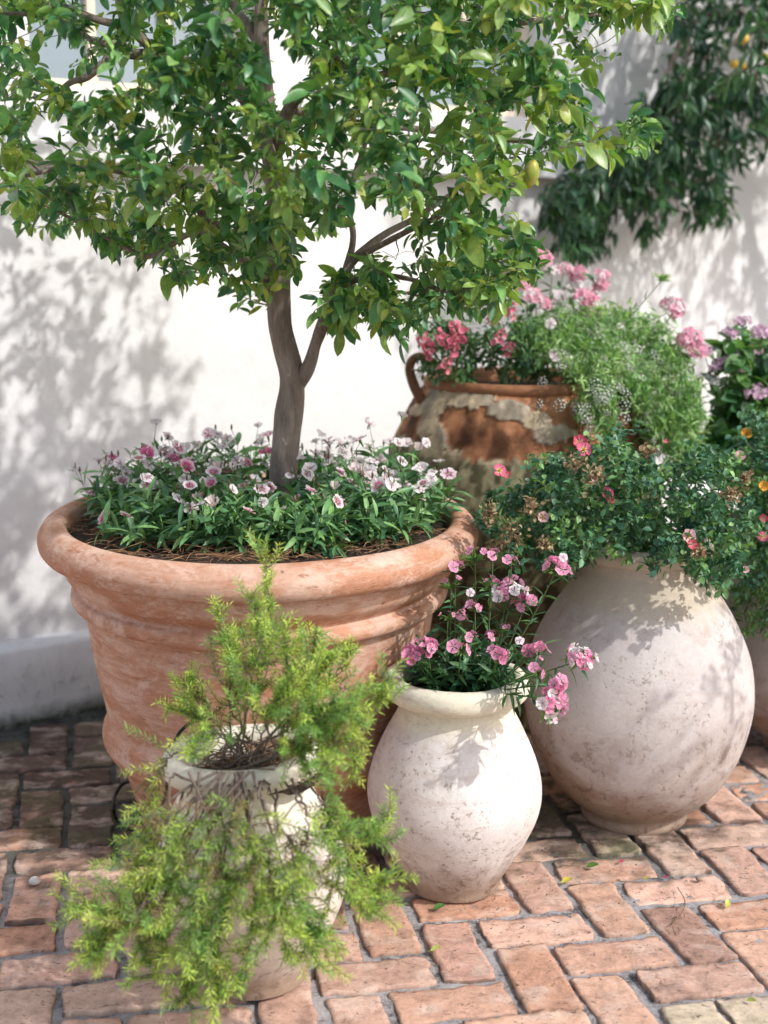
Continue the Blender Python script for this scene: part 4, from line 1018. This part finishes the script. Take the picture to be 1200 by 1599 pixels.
# roses over the large jar
def rose(label, rootp, poly, n, yf, blooms, dried, cols, shade_canes=False):
    T = thing('rose_bush', label, 'shrub', rootp); gs = Geo(); gl = Geo(); S = Skel()
    cx = np.mean([p[0] for p in poly]); 
    for k in range(9):
        x, y = poly[int(k * len(poly) / 9)]; x = x * .75 + cx * .25; e = at(x, y * .9 + 780 * .1, yf(x, y)); m_ = (rootp + e) / 2 + np.array([0, 0, .10])
        S.limb(gs, [rootp + rng.normal(0, .02, 3) * (1, 1, 0), (rootp + m_) / 2 + [0, 0, .05], m_, e], .005, .002, 6, wob=.004, n=6)
    tips = poly_tips(poly, n, yf)
    if shade_canes:  # unseen canes, added out of view to throw dappled shade on the large jar
        for ex, ey, ez in ((1.30, 2.62, 1.12), (1.52, 2.50, 1.30), (1.62, 2.42, 1.0), (1.25, 2.50, .92), (1.75, 2.36, 1.45), (1.52, 2.16, 1.22), (1.70, 2.10, 1.02)):
            e = np.array((ex, ey, ez)); S.limb(gs, [rootp, (rootp + e) / 2 + [.05, 0, .12], e], .005, .002, 6, n=7)
            for q in range(15): tips.append(e + rng.normal(0, 1, 3) * (.09, .08, .05) - (e - rootp) * random.random() * .35)
    mass(gs, gl, S, tips, 15, .0185, cols, SMALL, .055, .6, -.05, .0028, .022, .12)
    part('stems', gs, M_STEM, T); part('leaves', gl, M_DIAN, T)
    for (x, y, Yd, kind, sc) in blooms:
        place_flower(ROSES[kind], 'flower', T, at(x, y, Yd), (random.gauss(.1, .3), -.9, random.uniform(.3, .9)), sc * .85)
    for i, (x, y, Yd, r_) in enumerate(dried):
        r_ *= .85
        g = Geo(); c_ = at(x, y, Yd); m = 70; P = c_ + rng.normal(0, r_ * .36, (m, 3))
        for q in P[::2]: g.tube([c_, (c_ + q) / 2 + (0, 0, .002), q], .0008, (.30, .22, .12), 3)
        D = rng.normal(0, 1, (m, 3))
        scatter(g, SMALL, P, D, rng.uniform(.007, .013, m), tint(m, (.26, .17, .09), (.56, .46, .28)), rollsd=1)
        part('dried_bloom', g, M_PETAL, T)
YL = (.85, .62, .10)
ROSES = [petal_flower(.020, [(0, YL), (.3, (.85, .6, .25)), (.5, (.78, .22, .32)), (1, (.75, .15, .28))], seed=21, centre=YL, cup=.25).mesh('flower'),
         petal_flower(.019, [(0, (.8, .5, .2)), (.3, (.75, .25, .3)), (1, (.72, .10, .16))], seed=22, petals=7, cup=.5).mesh('flower'),
         petal_flower(.018, [(0, YL), (.4, (.82, .5, .5)), (1, (.82, .50, .55))], seed=23, centre=YL, cup=.35).mesh('flower'),
         petal_flower(.013, [(0, (.8, .3, .05)), (.5, (.8, .35, .05)), (1, (.82, .45, .1))], seed=24, cup=.5).mesh('flower')]
for m_ in ROSES: m_.materials.append(M_PETAL)
RC = [(.045, .14, .075), (.065, .18, .09), (.09, .22, .10), (.13, .28, .10), (.065, .17, .10), (.19, .36, .11), (.06, .16, .07)]
rose('wide dark green rose bush with scattered pink roses spilling from the large pale jar', RJ + np.array([0, 0, .64]),
     [(738, 800), (768, 765), (815, 755), (838, 705), (890, 722), (935, 700), (962, 668), (990, 712), (1060, 728), (1100, 700), (1150, 715), (1190, 760), (1170, 880), (1120, 930), (1085, 905), (1040, 900), (1000, 880), (930, 868), (880, 905), (850, 872), (800, 880), (760, 850)],
     680, lambda x, y: 2.98 + random.uniform(-.27, .27) - max(0, y - 800) * .0006,
     [(905, 690, 2.85, 1, 1), (912, 702, 2.82, 0, 1), (780, 735, 2.86, 0, .95), (790, 742, 2.88, 1, .6), (848, 808, 2.72, 2, .8), (948, 770, 2.74, 0, .8), (952, 782, 2.74, 1, .6), (1075, 838, 2.70, 2, 1), (1080, 850, 2.68, 1, .7), (968, 745, 2.74, 1, .45), (928, 748, 2.74, 2, .5), (1040, 690, 2.86, 1, .35), (1165, 890, 2.72, 2, .5)],
     [(765, 800, 2.72, .04), (800, 832, 2.68, .045), (930, 742, 2.68, .035), (1140, 772, 2.7, .028), (778, 855, 2.70, .035), (898, 725, 2.74, .028), (828, 790, 2.68, .03), (1010, 705, 2.76, .022), (1165, 745, 2.75, .022), (850, 850, 2.68, .022), (1092, 860, 2.68, .022)], RC)
rose('second rose bush with small orange-pink roses at the right edge above the grey jar', GJ + np.array([0, 0, .62]),
     [(1120, 760), (1130, 690), (1180, 640), (1300, 640), (1400, 720), (1400, 900), (1250, 960), (1150, 980), (1140, 880)],
     380, lambda x, y: 3.2 + random.uniform(-.2, .25),
     [(1192, 760, 3.0, 3, 1.1), (1190, 838, 3.0, 0, .8), (1165, 678, 3.1, 3, 1.3), (1155, 712, 3.05, 2, .8), (1192, 810, 3.0, 1, .6)],
     [(1150, 765, 3.02, .03)], RC, True)

# low leafy filler between planter and large jar: jasmine-like weeds trailing from the rim -> part of rose above

# ------------------------------------------------------------------ urn plants
UZ = UR + np.array([0, 0, .95])
def snap_spike(seed):
    r_ = np.random.default_rng(seed); g = Geo()
    for k in range(9):
        t = k / 8; a = k * 2.4; z = t * .055; rr = .013 * (1.1 - .5 * t)
        c_ = np.array([math.cos(a) * rr, math.sin(a) * rr, z]); pal = [(0, (.82, .45, .40)), (.3, (.80, .15, .28)), (1, (.85, .28 + .14 * r_.random(), .44))]
        f = petal_flower(.0125 * (1.1 - .35 * t), pal, 4, .15, .55, 1.15, seed * 17 + k); d = Vector((math.cos(a), math.sin(a), .35)).normalized()
        M3 = np.array(d.to_track_quat('Z', 'Y').to_matrix()); g.add(np.concatenate(f.v) @ M3.T + c_, f.f, np.concatenate(f.c))
    g.tube([(0, 0, -.05), (0, 0, .06)], .0016, (.10, .18, .06), 5); return g.mesh('flower_spike')
SNAP = [snap_spike(3), snap_spike(4)]
for m_ in SNAP: m_.materials.append(M_PETAL)
def snapdragon(label, cx, poly, n, spikes, yc):
    rt = np.array([at(cx, 560, yc)[0], yc, .95]); T = thing('snapdragon_plant', label, 'plant', rt, 'plants growing in the old urn')
    gs = Geo(); gl = Geo(); S = Skel()
    for k in range(6):
        x, y = random.choice(poly); e = at(x * .7 + cx * .3, y * .7 + 545 * .3, yc + random.uniform(-.08, .08)); S.limb(gs, [rt + rng.normal(0, .01, 3), (rt + e) / 2 + [0, 0, .01], e], .002, .0012, 5, n=4)
    mass(gs, gl, S, poly_tips(poly, n, lambda x, y: yc + random.uniform(-.10, .08)), 10, .026, [(.06, .16, .06), (.10, .22, .08), (.14, .27, .10), (.045, .12, .06)], [leaf_tmpl(.34, .4, .2)], .04, .6, 0, .002, .02)
    part('stems', gs, M_STEM, T); part('leaves', gl, M_DIAN, T)
    for (x, y, sc) in spikes: place_flower(random.choice(SNAP), 'flower_spike', T, at(x + random.uniform(-8, 8), y, yc - .12 + random.uniform(-.02, .05)), (random.gauss(0, .5), random.gauss(-.5, .3), .8), sc * random.uniform(.62, .85))
snapdragon('coral pink snapdragon spilling over the left lip of the urn', 700, [(652, 560), (660, 520), (700, 500), (745, 510), (760, 560), (740, 600), (700, 592), (664, 590)], 90,
           [(668, 545, 1.0), (690, 535, 1.1), (700, 550, 1.1), (718, 525, 1.1), (662, 520, .8), (698, 580, 1), (680, 555, 1.1), (712, 540, .9)], 3.58)
snapdragon('pink snapdragon with a narrow spike in the middle of the urn', 790, [(745, 540), (760, 500), (820, 495), (850, 520), (850, 560), (820, 590), (770, 590)], 80,
           [(780, 535, .9), (787, 552, .85), (772, 500, 1), (795, 492, .9), (760, 495, .7)], 3.58)
# tall pink phlox at the back of the urn
PHP = [[(0, (.78, .2, .36)), (.3, (.80, .32, .46)), (1, (.84, .46, .57))], [(0, (.8, .3, .4)), (.4, (.86, .70, .74)), (1, (.88, .80, .82))]]
PHX = [cluster(.03, 20, .011, PHP, 41, .8, bracts=False).mesh('flower_head'), cluster(.028, 16, .011, PHP[:1], 42, .8, bracts=False).mesh('flower_head'), cluster(.026, 16, .011, [[(0, W_), (1, (.88, .82, .84))]], 43, .8, bracts=False).mesh('flower_head')]
for m_ in PHX: m_.materials.append(M_PETAL)
def phlox():
    rt = UZ + np.array([.03, .08, 0]); T = thing('phlox_plant', 'tall pale pink phlox rising above the urn toward the hanging leaves', 'plant', rt, 'plants growing in the old urn')
    gs = Geo(); gl = Geo()
    for (x, y, Yd, k, sc) in [(845, 400, 3.75, 1, 1), (838, 405, 3.8, 1, .8), (862, 418, 3.78, 2, .7), (880, 418, 3.8, 0, .8), (905, 425, 3.8, 1, .9), (935, 430, 3.76, 0, .9), (912, 462, 3.7, 1, 1.1), (922, 470, 3.7, 0, .8), (830, 465, 3.7, 0, 1), (850, 470, 3.72, 1, .7), (868, 460, 3.78, 2, .9), (925, 490, 3.7, 0, .7),
                             (1050, 478, 3.62, 0, 1.1), (860, 500, 3.66, 2, .9), (820, 525, 3.6, 2, .8), (880, 490, 3.7, 2, .8), (895, 445, 3.8, 2, .9), (1078, 528, 3.55, 1, 1.2), (1086, 545, 3.55, 1, 1.0), (940, 442, 3.76, 1, .8), (820, 445, 3.72, 1, .7)]:
        e = at(x, y + 8, Yd); st = rt + rng.normal(0, .03, 3) * (1.5, 1, 0); path = bez(st, (st + e) / 2 + np.array([(e - st)[0] * .15, 0, .03]), e, 9)
        leafy_stem(gs, gl, path, 9, .05, GREEN_D, .1, [leaf_tmpl(.28, .4, .3)], .7, .5, .002)
        place_flower(PHX[k], 'flower_head', T, e, (random.gauss(0, .3), -.6, .7), sc)
    e = at(1035, 436, 3.66); st = at(930, 540, 3.68); path = bez(st, at(985, 500, 3.66), e, 10); leafy_stem(gs, gl, path, 4, .03, GREEN_D, .2, NARROW, .7, .5, .002)
    part('stems', gs, M_STEM, T); part('leaves', gl, M_DIAN, T)
    g = Geo(); m = 60; a = rng.random(m) * 6.28; D = np.stack([np.cos(a), np.sin(a), rng.uniform(.1, 1, m)], 1); scatter(g, NARROW, np.tile(e, (m, 1)) + rng.normal(0, .004, (m, 3)), D, rng.uniform(.015, .03, m), tint(m, (.20, .40, .06), (.35, .52, .12)))
    part('bud_head', g, M_SOFT, T)
phlox()
# alyssum
def aly_head(seed, n=16, rad=.013):
    r_ = np.random.default_rng(seed); g = Geo()
    for k in range(n):
        rr = math.sqrt((k + .5) / n); a = k * 2.4; th = rr * 1.3; d = np.array([math.sin(th) * math.cos(a), math.sin(th) * math.sin(a), math.cos(th)])
        c_ = d * rad * r_.uniform(.8, 1.15); t1 = np.cross(d, [.3, .5, .2]); t1 /= np.linalg.norm(t1); t2 = np.cross(d, t1); s_ = r_.uniform(.0026, .0038); V = [c_]
        for q in range(8): b_ = q * math.pi / 4; V.append(c_ + (t1 * math.cos(b_) + t2 * math.sin(b_)) * (s_ if q % 2 == 0 else s_ * .35) + d * .0006)
        g.add(V, [(0, 1 + q, 1 + (q + 1) % 8) for q in range(8)], (.84, .84, .80))
    g.tube([(0, 0, -.02), (0, 0, .004)], .0007, (.12, .22, .08), 4); return g.mesh('blossom_cluster')
ALY = [aly_head(i) for i in range(4)]
for m_ in ALY: m_.materials.append(M_PETAL)
def alyssum():
    rt = UZ + np.array([.13, -.05, 0]); T = thing('alyssum_plant', 'pale green trailing alyssum with tiny white flowers over the right side of the urn', 'plant', rt, 'plants growing in the old urn')
    gs = Geo(); gl = Geo(); S = Skel()
    poly = [(800, 520), (850, 492), (905, 478), (960, 482), (1040, 500), (1080, 548), (1100, 630), (1092, 715), (1050, 700), (1015, 650), (985, 620), (965, 600), (925, 600), (905, 590), (870, 560), (830, 560)]
    poly2 = [(985, 600), (1020, 580), (1090, 620), (1098, 720), (1060, 745), (1030, 720), (1000, 680)]
    yf = lambda x, y: UR[1] - .02 - .26 * max(0, min(1, (y - 500) / 90)) * (1 - max(0, (x - 930)) / 260) + random.uniform(-.13, .10)
    for k in range(26):
        x, y = random.choice(poly); x += random.uniform(-15, 15); e = at(x * .8 + 930 * .2, y, yf(x, y)); m_ = (rt + e) / 2 + np.array([0, -.02, .10 if e[2] < rt[2] + .05 else .03])
        S.limb(gs, [rt + rng.normal(0, .02, 3) * (1, 1, 0), m_, e], .0018, .001, 4, n=6)
    tips = poly_tips(poly, 800, yf) + poly_tips(poly2, 240, yf) + poly_tips([(905, 595), (965, 595), (965, 690), (925, 680)], 90, lambda x, y: 3.36 + random.uniform(-.03, .05))
    cols = [(.25, .43, .15), (.20, .37, .13), (.31, .50, .20), (.14, .29, .11), (.36, .52, .22)]
    tw = mass(gs, gl, S, tips, 11, .028, cols, [leaf_tmpl(.2, .3, .2, 3), leaf_tmpl(.16, .3, .4, 3)], .04, .6, .1, .0014, .02)
    part('stems', gs, M_STEM, T); part('leaves', gl, M_SOFT, T)
    heads = []
    for k in range(96):
        x, y = random.choice([(random.gauss(940, 22), random.gauss(635, 28)), (random.uniform(840, 1080), random.uniform(505, 600)), (random.uniform(1010, 1095), random.uniform(600, 735)), (random.uniform(1000, 1060), random.uniform(600, 700))])
        Yd = UR[1] - (.39 if 600 < y and x < 990 else .30 * (1 - max(0, x - 930) / 300) if y > 540 else .12); heads.append(at(x, y, Yd))
    heads[:3] = [at(842, 632, 3.33), at(875, 632, 3.33), at(905, 640, 3.33)]
    for e in heads: place_flower(random.choice(ALY), 'blossom_cluster', T, e, (random.gauss(.1, .3), -.9, random.uniform(0, .8)), random.uniform(.9, 1.5))
    for k in range(3): place_flower(DI[3], 'blossom', T, at((866, 758 + 110, 860)[k], (552, 556, 505)[k], 3.46), (0, -1, .4), 1.0)
alyssum()

# ------------------------------------------------------------------ big-leaved pentas at the right
PEP = [[(0, (.78, .45, .62)), (.4, (.78, .50, .66)), (1, (.80, .58, .72))]]
PEN = [cluster(.03, 26, .0085, PEP, 61, .4, bracts=False, cup=.4).mesh('flower_head'), cluster(.026, 20, .0085, PEP, 62, .5, bracts=False).mesh('flower_head'), cluster(.022, 16, .0085, [[(0, W_), (1, (.86, .80, .82))]], 63, .5, bracts=False).mesh('flower_head')]
for m_ in PEN: m_.materials.append(M_PETAL)
PX = at(1190, 700, 3.72); PT = np.array([PX[0] + .03, 3.85, 0])
T = thing('clay_pot', 'plain terracotta pot hidden behind the roses under the pentas', 'pot', PT)
lpart('body', lathe([(.13, 0), (.145, .005), (.16, .1), (.18, .25), (.2, .4), (.21, .5), (.2, .505), (.195, .45)], 64, .003, 3), M_TERRA, T)
lpart('rim', lathe([(.205, .46), (.222, .465), (.228, .49), (.225, .52), (.212, .53), (.2, .52), (.196, .47)], 64, .002, 4, 4, False), M_TERRA, T)
soil('potting_soil', PT, .196, .49, .01, 'soil in the hidden terracotta pot under the pentas')
def pentas():
    rt = PT + np.array([0, 0, .49]); T = thing('pentas_plant', 'broad-leaved plant with lilac pink flower heads at the right edge against the wall', 'plant', rt)
    gs = Geo(); gl = Geo(); S = Skel(); poly = [(1105, 700), (1108, 600), (1120, 550), (1150, 530), (1200, 540), (1300, 560), (1340, 700), (1300, 800), (1200, 780), (1130, 740)]
    yf = lambda x, y: 3.78 + random.uniform(-.18, .18)
    for x, y in poly[::1]:
        e = at(x * .8 + 1210 * .2, y * .85 + 100, yf(x, y)); S.limb(gs, [rt, (rt + e) / 2 + [0, 0, .08], e], .005, .002, 6, n=6)
    mass(gs, gl, S, poly_tips(poly, 190, yf), 7, .062, [(.045, .13, .055), (.06, .17, .065), (.09, .22, .08), (.14, .29, .09)], BROAD, .08, .5, -.1, .003, .03)
    for (x, y, k, sc) in [(1160, 500, 1, .9), (1140, 518, 0, .8), (1190, 520, 0, 1.1), (1178, 545, 1, .8), (1148, 548, 1, .8), (1120, 570, 1, .8), (1132, 562, 0, .7), (1160, 572, 0, .7), (1112, 590, 2, .9), (1180, 612, 0, 1.1), (1230, 520, 0, 1), (1250, 560, 1, 1), (1290, 540, 0, 1), (1100, 545, 0, .7)]:
        Yd = 3.62; e = at(x, y + 6, Yd); st = rt + np.array([(e - rt)[0] * .4, 0, .25]); path = bez(st, (st + e) / 2 + [0, 0, .04], e, 6); leafy_stem(gs, gl, path, 4, .045, GREEN_D, .1, BROAD, .6, .5, .002)
        place_flower(PEN[k], 'flower_head', T, e, (random.gauss(0, .2), -.4, 1), sc)
    part('stems', gs, M_STEM, T); part('leaves', gl, M_LEAF, T)
    for x, y in ((1168, 674), (1160, 690)): pass
pentas()
def fern():
    rt = GJ + np.array([.02, -.06, .64]); T = thing('trailing_greenery', 'bright green trailing foliage hanging over the shaded grey jar at the right edge', 'plant', rt)
    gs = Geo(); gl = Geo(); S = Skel(); poly = [(1150, 900), (1200, 880), (1330, 900), (1330, 1010), (1240, 1010), (1190, 985), (1160, 985)]
    for x, y in poly: e = at(x, y, 3.06); S.limb(gs, [rt, (rt + e) / 2 + [0, -.03, .06], e], .002, .001, 5, n=5)
    mass(gs, gl, S, poly_tips(poly, 130, lambda x, y: 3.08 + random.uniform(-.06, .1)), 12, .024, [(.07, .18, .04), (.12, .27, .05), (.05, .14, .04)], [leaf_tmpl(.2, .3, .2, 3)], .04, .6, -.2, .0015, .02)
    part('stems', gs, M_STEM, T); part('leaves', gl, M_SOFT, T)
fern()

# ------------------------------------------------------------------ citrus trained on the wall, upper right
def climber():
    s0, _, p0 = on_wall(1290, 900, .02); rt = np.array([p0[0], p0[1], 0]); T = thing('climbing_citrus', 'dark leafy citrus with small yellow fruit hanging over the white wall, upper right', 'tree', rt)
    gs = Geo(); gl = Geo(); S = Skel(); A = lambda x, y, o=.18: on_wall(x, y, o)[2]
    S.limb(gs, [rt, A(1290, 700, .1), A(1280, 420, .14), A(1260, 200, .16), A(1230, 60, .2), A(1180, -60, .25)], .03, .014, 10)
    S.limb(gs, [A(1270, 260, .15), A(1200, 62, .3), A(1130, 78, .3), A(1080, 100, .3)], .010, .004, 8)
    S.limb(gs, [A(1230, 60, .2), A(1150, 20, .25), A(1080, 40, .25), A(1040, 120, .22), A(1000, 200, .2), A(950, 260, .2), A(890, 300, .2)], .012, .004, 8)
    S.limb(gs, [A(1230, 60, .2), A(1180, 120, .22), A(1130, 200, .22), A(1100, 280, .22)], .010, .004, 8)
    S.limb(gs, [A(1080, 40, .25), A(1060, 160, .3), A(1050, 260, .3), A(1060, 330, .3)], .008, .003, 8)
    dens = [([(1010, -60), (1300, -80), (1300, 120), (1200, 90), (1120, 100), (1060, 95), (1020, 120), (1040, 40)], 125), ([(1000, 180), (1060, 100), (1150, 110), (1200, 160), (1200, 250), (1140, 260), (1160, 300), (1125, 350), (1090, 340), (1060, 290), (1020, 340), (970, 300), (985, 230)], 230),
            ([(850, 330), (880, 270), (930, 240), (985, 240), (1020, 310), (990, 320), (930, 330), (945, 385), (900, 410), (870, 370)], 170), ([(1180, 90), (1320, 90), (1400, 300), (1300, 360), (1210, 250)], 90), ([(1000, 340), (1010, 385), (1020, 350)], 4), ([(1090, 330), (1125, 350), (1110, 290)], 8),
            ([(1050, -300), (1500, -300), (1600, 60), (1300, 60), (1100, -60)], 240)]
    tips = []
    for poly, n in dens:
        for q in poly_tips(poly, n, lambda x, y: 1.0):
            x, y = proj(q); tips.append(A(x, y, random.uniform(.08, .42)))
    mass(gs, gl, S, tips, 7, .062, [(.035, .10, .055), (.05, .13, .06), (.07, .165, .07), (.03, .085, .05)], [leaf_tmpl(.33, .4, .25), leaf_tmpl(.28, .5, .4)], .09, .5, -.9, .004, .03, .05)
    # the part that leans out over the terrace, outside the picture to the right: its shade falls on the wall
    tips = []
    for k in range(230):
        s_ = random.uniform(1.9, 4.3); tips.append(wall_pt(s_, random.uniform(.5, 1.5), random.uniform(2.0, 3.3) - .2 * abs(s_ - 3)))
    S.limb(gs, [A(1260, 200, .16), wall_pt(2.9, .6, 2.4), wall_pt(2.9, 1.1, 2.8)], .016, .008, 8); S.limb(gs, [wall_pt(2.9, .6, 2.4), wall_pt(2.4, 1., 2.6), wall_pt(2.0, 1.3, 2.5)], .010, .004, 8); S.limb(gs, [wall_pt(2.9, .6, 2.4), wall_pt(3.5, 1., 2.6), wall_pt(4.0, 1.3, 2.6)], .010, .004, 8)
    mass(gs, gl, S, tips, 8, .07, [(.04, .115, .045), (.06, .155, .055)], [leaf_tmpl(.36, .4, .25)], .1, .5, -.5, .004, .04, .05)
    part('trunk', gs, M_BARK, T); part('foliage', gl, M_LEAF, T)
    my, t, b = mat('orange_fruit'); t.links.new(mix(t, ramp(t, noise(t, coords(t), 30, 3), [(.4, 0.), (.7, 1.)]), (.72, .42, .05), (.62, .50, .09)), b.inputs['Base Color']); b.inputs['Roughness'].default_value = .45
    g = lathe([(.001, -.027), (.012, -.0245), (.0235, -.013), (.0275, 0), (.024, .013), (.013, .0235), (.004, .0245), (.001, .022)], 24, .0008, 3, 4, True, 30); fm = g.mesh('fruit'); fm.materials.append(my)
    for (x, y, sc) in ((1160, 60, 1), (1192, 42, .8), (1147, 100, .75), (1160, 103, .7), (1196, 88, .6)):
        o = link('fruit', fm, my, T); o.location = A(x, y, .46) - rt; o.scale = (sc * .72,) * 3
climber()

# ------------------------------------------------------------------ litter on the bricks
def litter(name, label, cat, px, py, size, col, ang, kind=0, m=None, group=None):
    size *= 1.25; q = ground(px, py, .004); g = Geo(); a = R(ang); D = np.array([[math.cos(a), math.sin(a), .12]])
    if kind == 0:
        tv, tf = leaf_tmpl(.5, .8, -.25); Mx = frames(D, np.array([[.1, -.2, 1.]]), np.array([.2])) * size; g.inst(tv, tf, Mx, q[None], np.array([col]))
        e = q - np.array([math.cos(a), math.sin(a), 0]) * size * .2; g.tube([e, q], .0006, col, 4)
    elif kind == 1:
        for k in range(14):
            for j in range(1): pass
        g = lathe([(.0005, -.5), (.3, -.42), (.5, -.1), (.48, .15), (.3, .4), (.0005, .48)], 18, .10, px * .01, 3, True, 2); g.v[0] = g.v[0] * np.array([size, size * .85, size * .75]) + q + np.array([0, 0, size * .3]); g.c[0][:] = col
    o = stand(name, g, m or M_LEAF); tag(o, label, cat, group); return o
G1 = 'fallen leaves on the bricks'
litter('fallen_leaf', 'yellow fallen leaf on a brick right of the small white jar', 'leaf', 876, 1378, .022, (.62, .55, .10), 10, group=G1)
litter('fallen_leaf', 'green fallen leaf on the mortar right of the small white jar', 'leaf', 915, 1354, .024, (.12, .25, .06), -8, group=G1)
litter('fallen_leaf', 'green fallen leaf touching the foot of the small white jar', 'leaf', 676, 1420, .022, (.10, .24, .06), 15, group=G1)
litter('fallen_leaf', 'curled yellow-green leaf on bricks near the right edge', 'leaf', 1135, 1418, .020, (.55, .58, .14), 75, group=G1)
litter('fallen_leaf', 'small yellow-green leaf on the bricks below the small white jar', 'leaf', 672, 1485, .018, (.50, .55, .16), 20, group=G1)
litter('fallen_leaf', 'pale green leaf lying on a brick in the bottom right corner', 'leaf', 1165, 1562, .018, (.45, .50, .14), -40, group=G1)
litter('fallen_leaf', 'tiny olive leaf on the bricks beside a dark crack', 'leaf', 1005, 1373, .012, (.45, .42, .10), 5, group=G1)
M_STONE = attrmat('pebble', .8, 80, .3, .002)
litter('pebble', 'round white pebble in a brick joint at the left', 'pebble', 55, 1380, .020, (.62, .60, .57), 0, 1, M_STONE)
litter('pebble', 'small brown pebble on bricks right of the large jar foot', 'pebble', 1092, 1375, .012, (.30, .24, .19), 0, 1, M_STONE)
litter('fallen_petal', 'small crimson petal on a shaded brick near the large jar', 'petal', 967, 1347, .010, (.60, .06, .14), 30, 0, M_PETAL)
litter('fallen_petal', 'crimson petal beside a shaded brick joint, right of the first', 'petal', 1036, 1370, .010, (.60, .06, .14), -20, 0, M_PETAL)
g = Geo(); pts = [ground(1058, 1385, .006), ground(1070, 1408, .012), ground(1062, 1430, .006), ground(1048, 1445, .01)]
g.tube(catmull(np.array(pts), 5), .0010, (.20, .12, .08), 4)
for k in range(8):
    a = ground(1058 + random.uniform(-14, 10), 1430 + random.uniform(-15, 18), .006); g.tube([a, a + rng.normal(0, .012, 3) * (1, 1, .2)], .0007, (.22, .12, .08), 3)
o = stand('fallen_twig', g, M_BITS); tag(o, 'thin brown twig lying across two bricks at the right', 'twig')
g = Geo(); n = 500; P = []; 
for k in range(n):
    a = random.choice([(930, 1330, 90, 28), (760, 1385, 60, 20), (140, 1290, 90, 40), (1000, 1380, 120, 40), (600, 1420, 120, 30), (900, 1480, 250, 80)])
    P.append(ground(random.gauss(a[0], a[2]), random.gauss(a[1], a[3]), .004))
D = rng.normal(0, 1, (n, 3)) * (1, 1, .2)
scatter(g, SMALL, P, D, rng.uniform(.002, .006, n), tint(n, (.10, .06, .03), (.40, .28, .15)), rollsd=1)
o = stand('leaf_crumbs', g, M_BITS); tag(o, 'tiny dry plant crumbs scattered over the bricks', 'debris', kind='stuff')
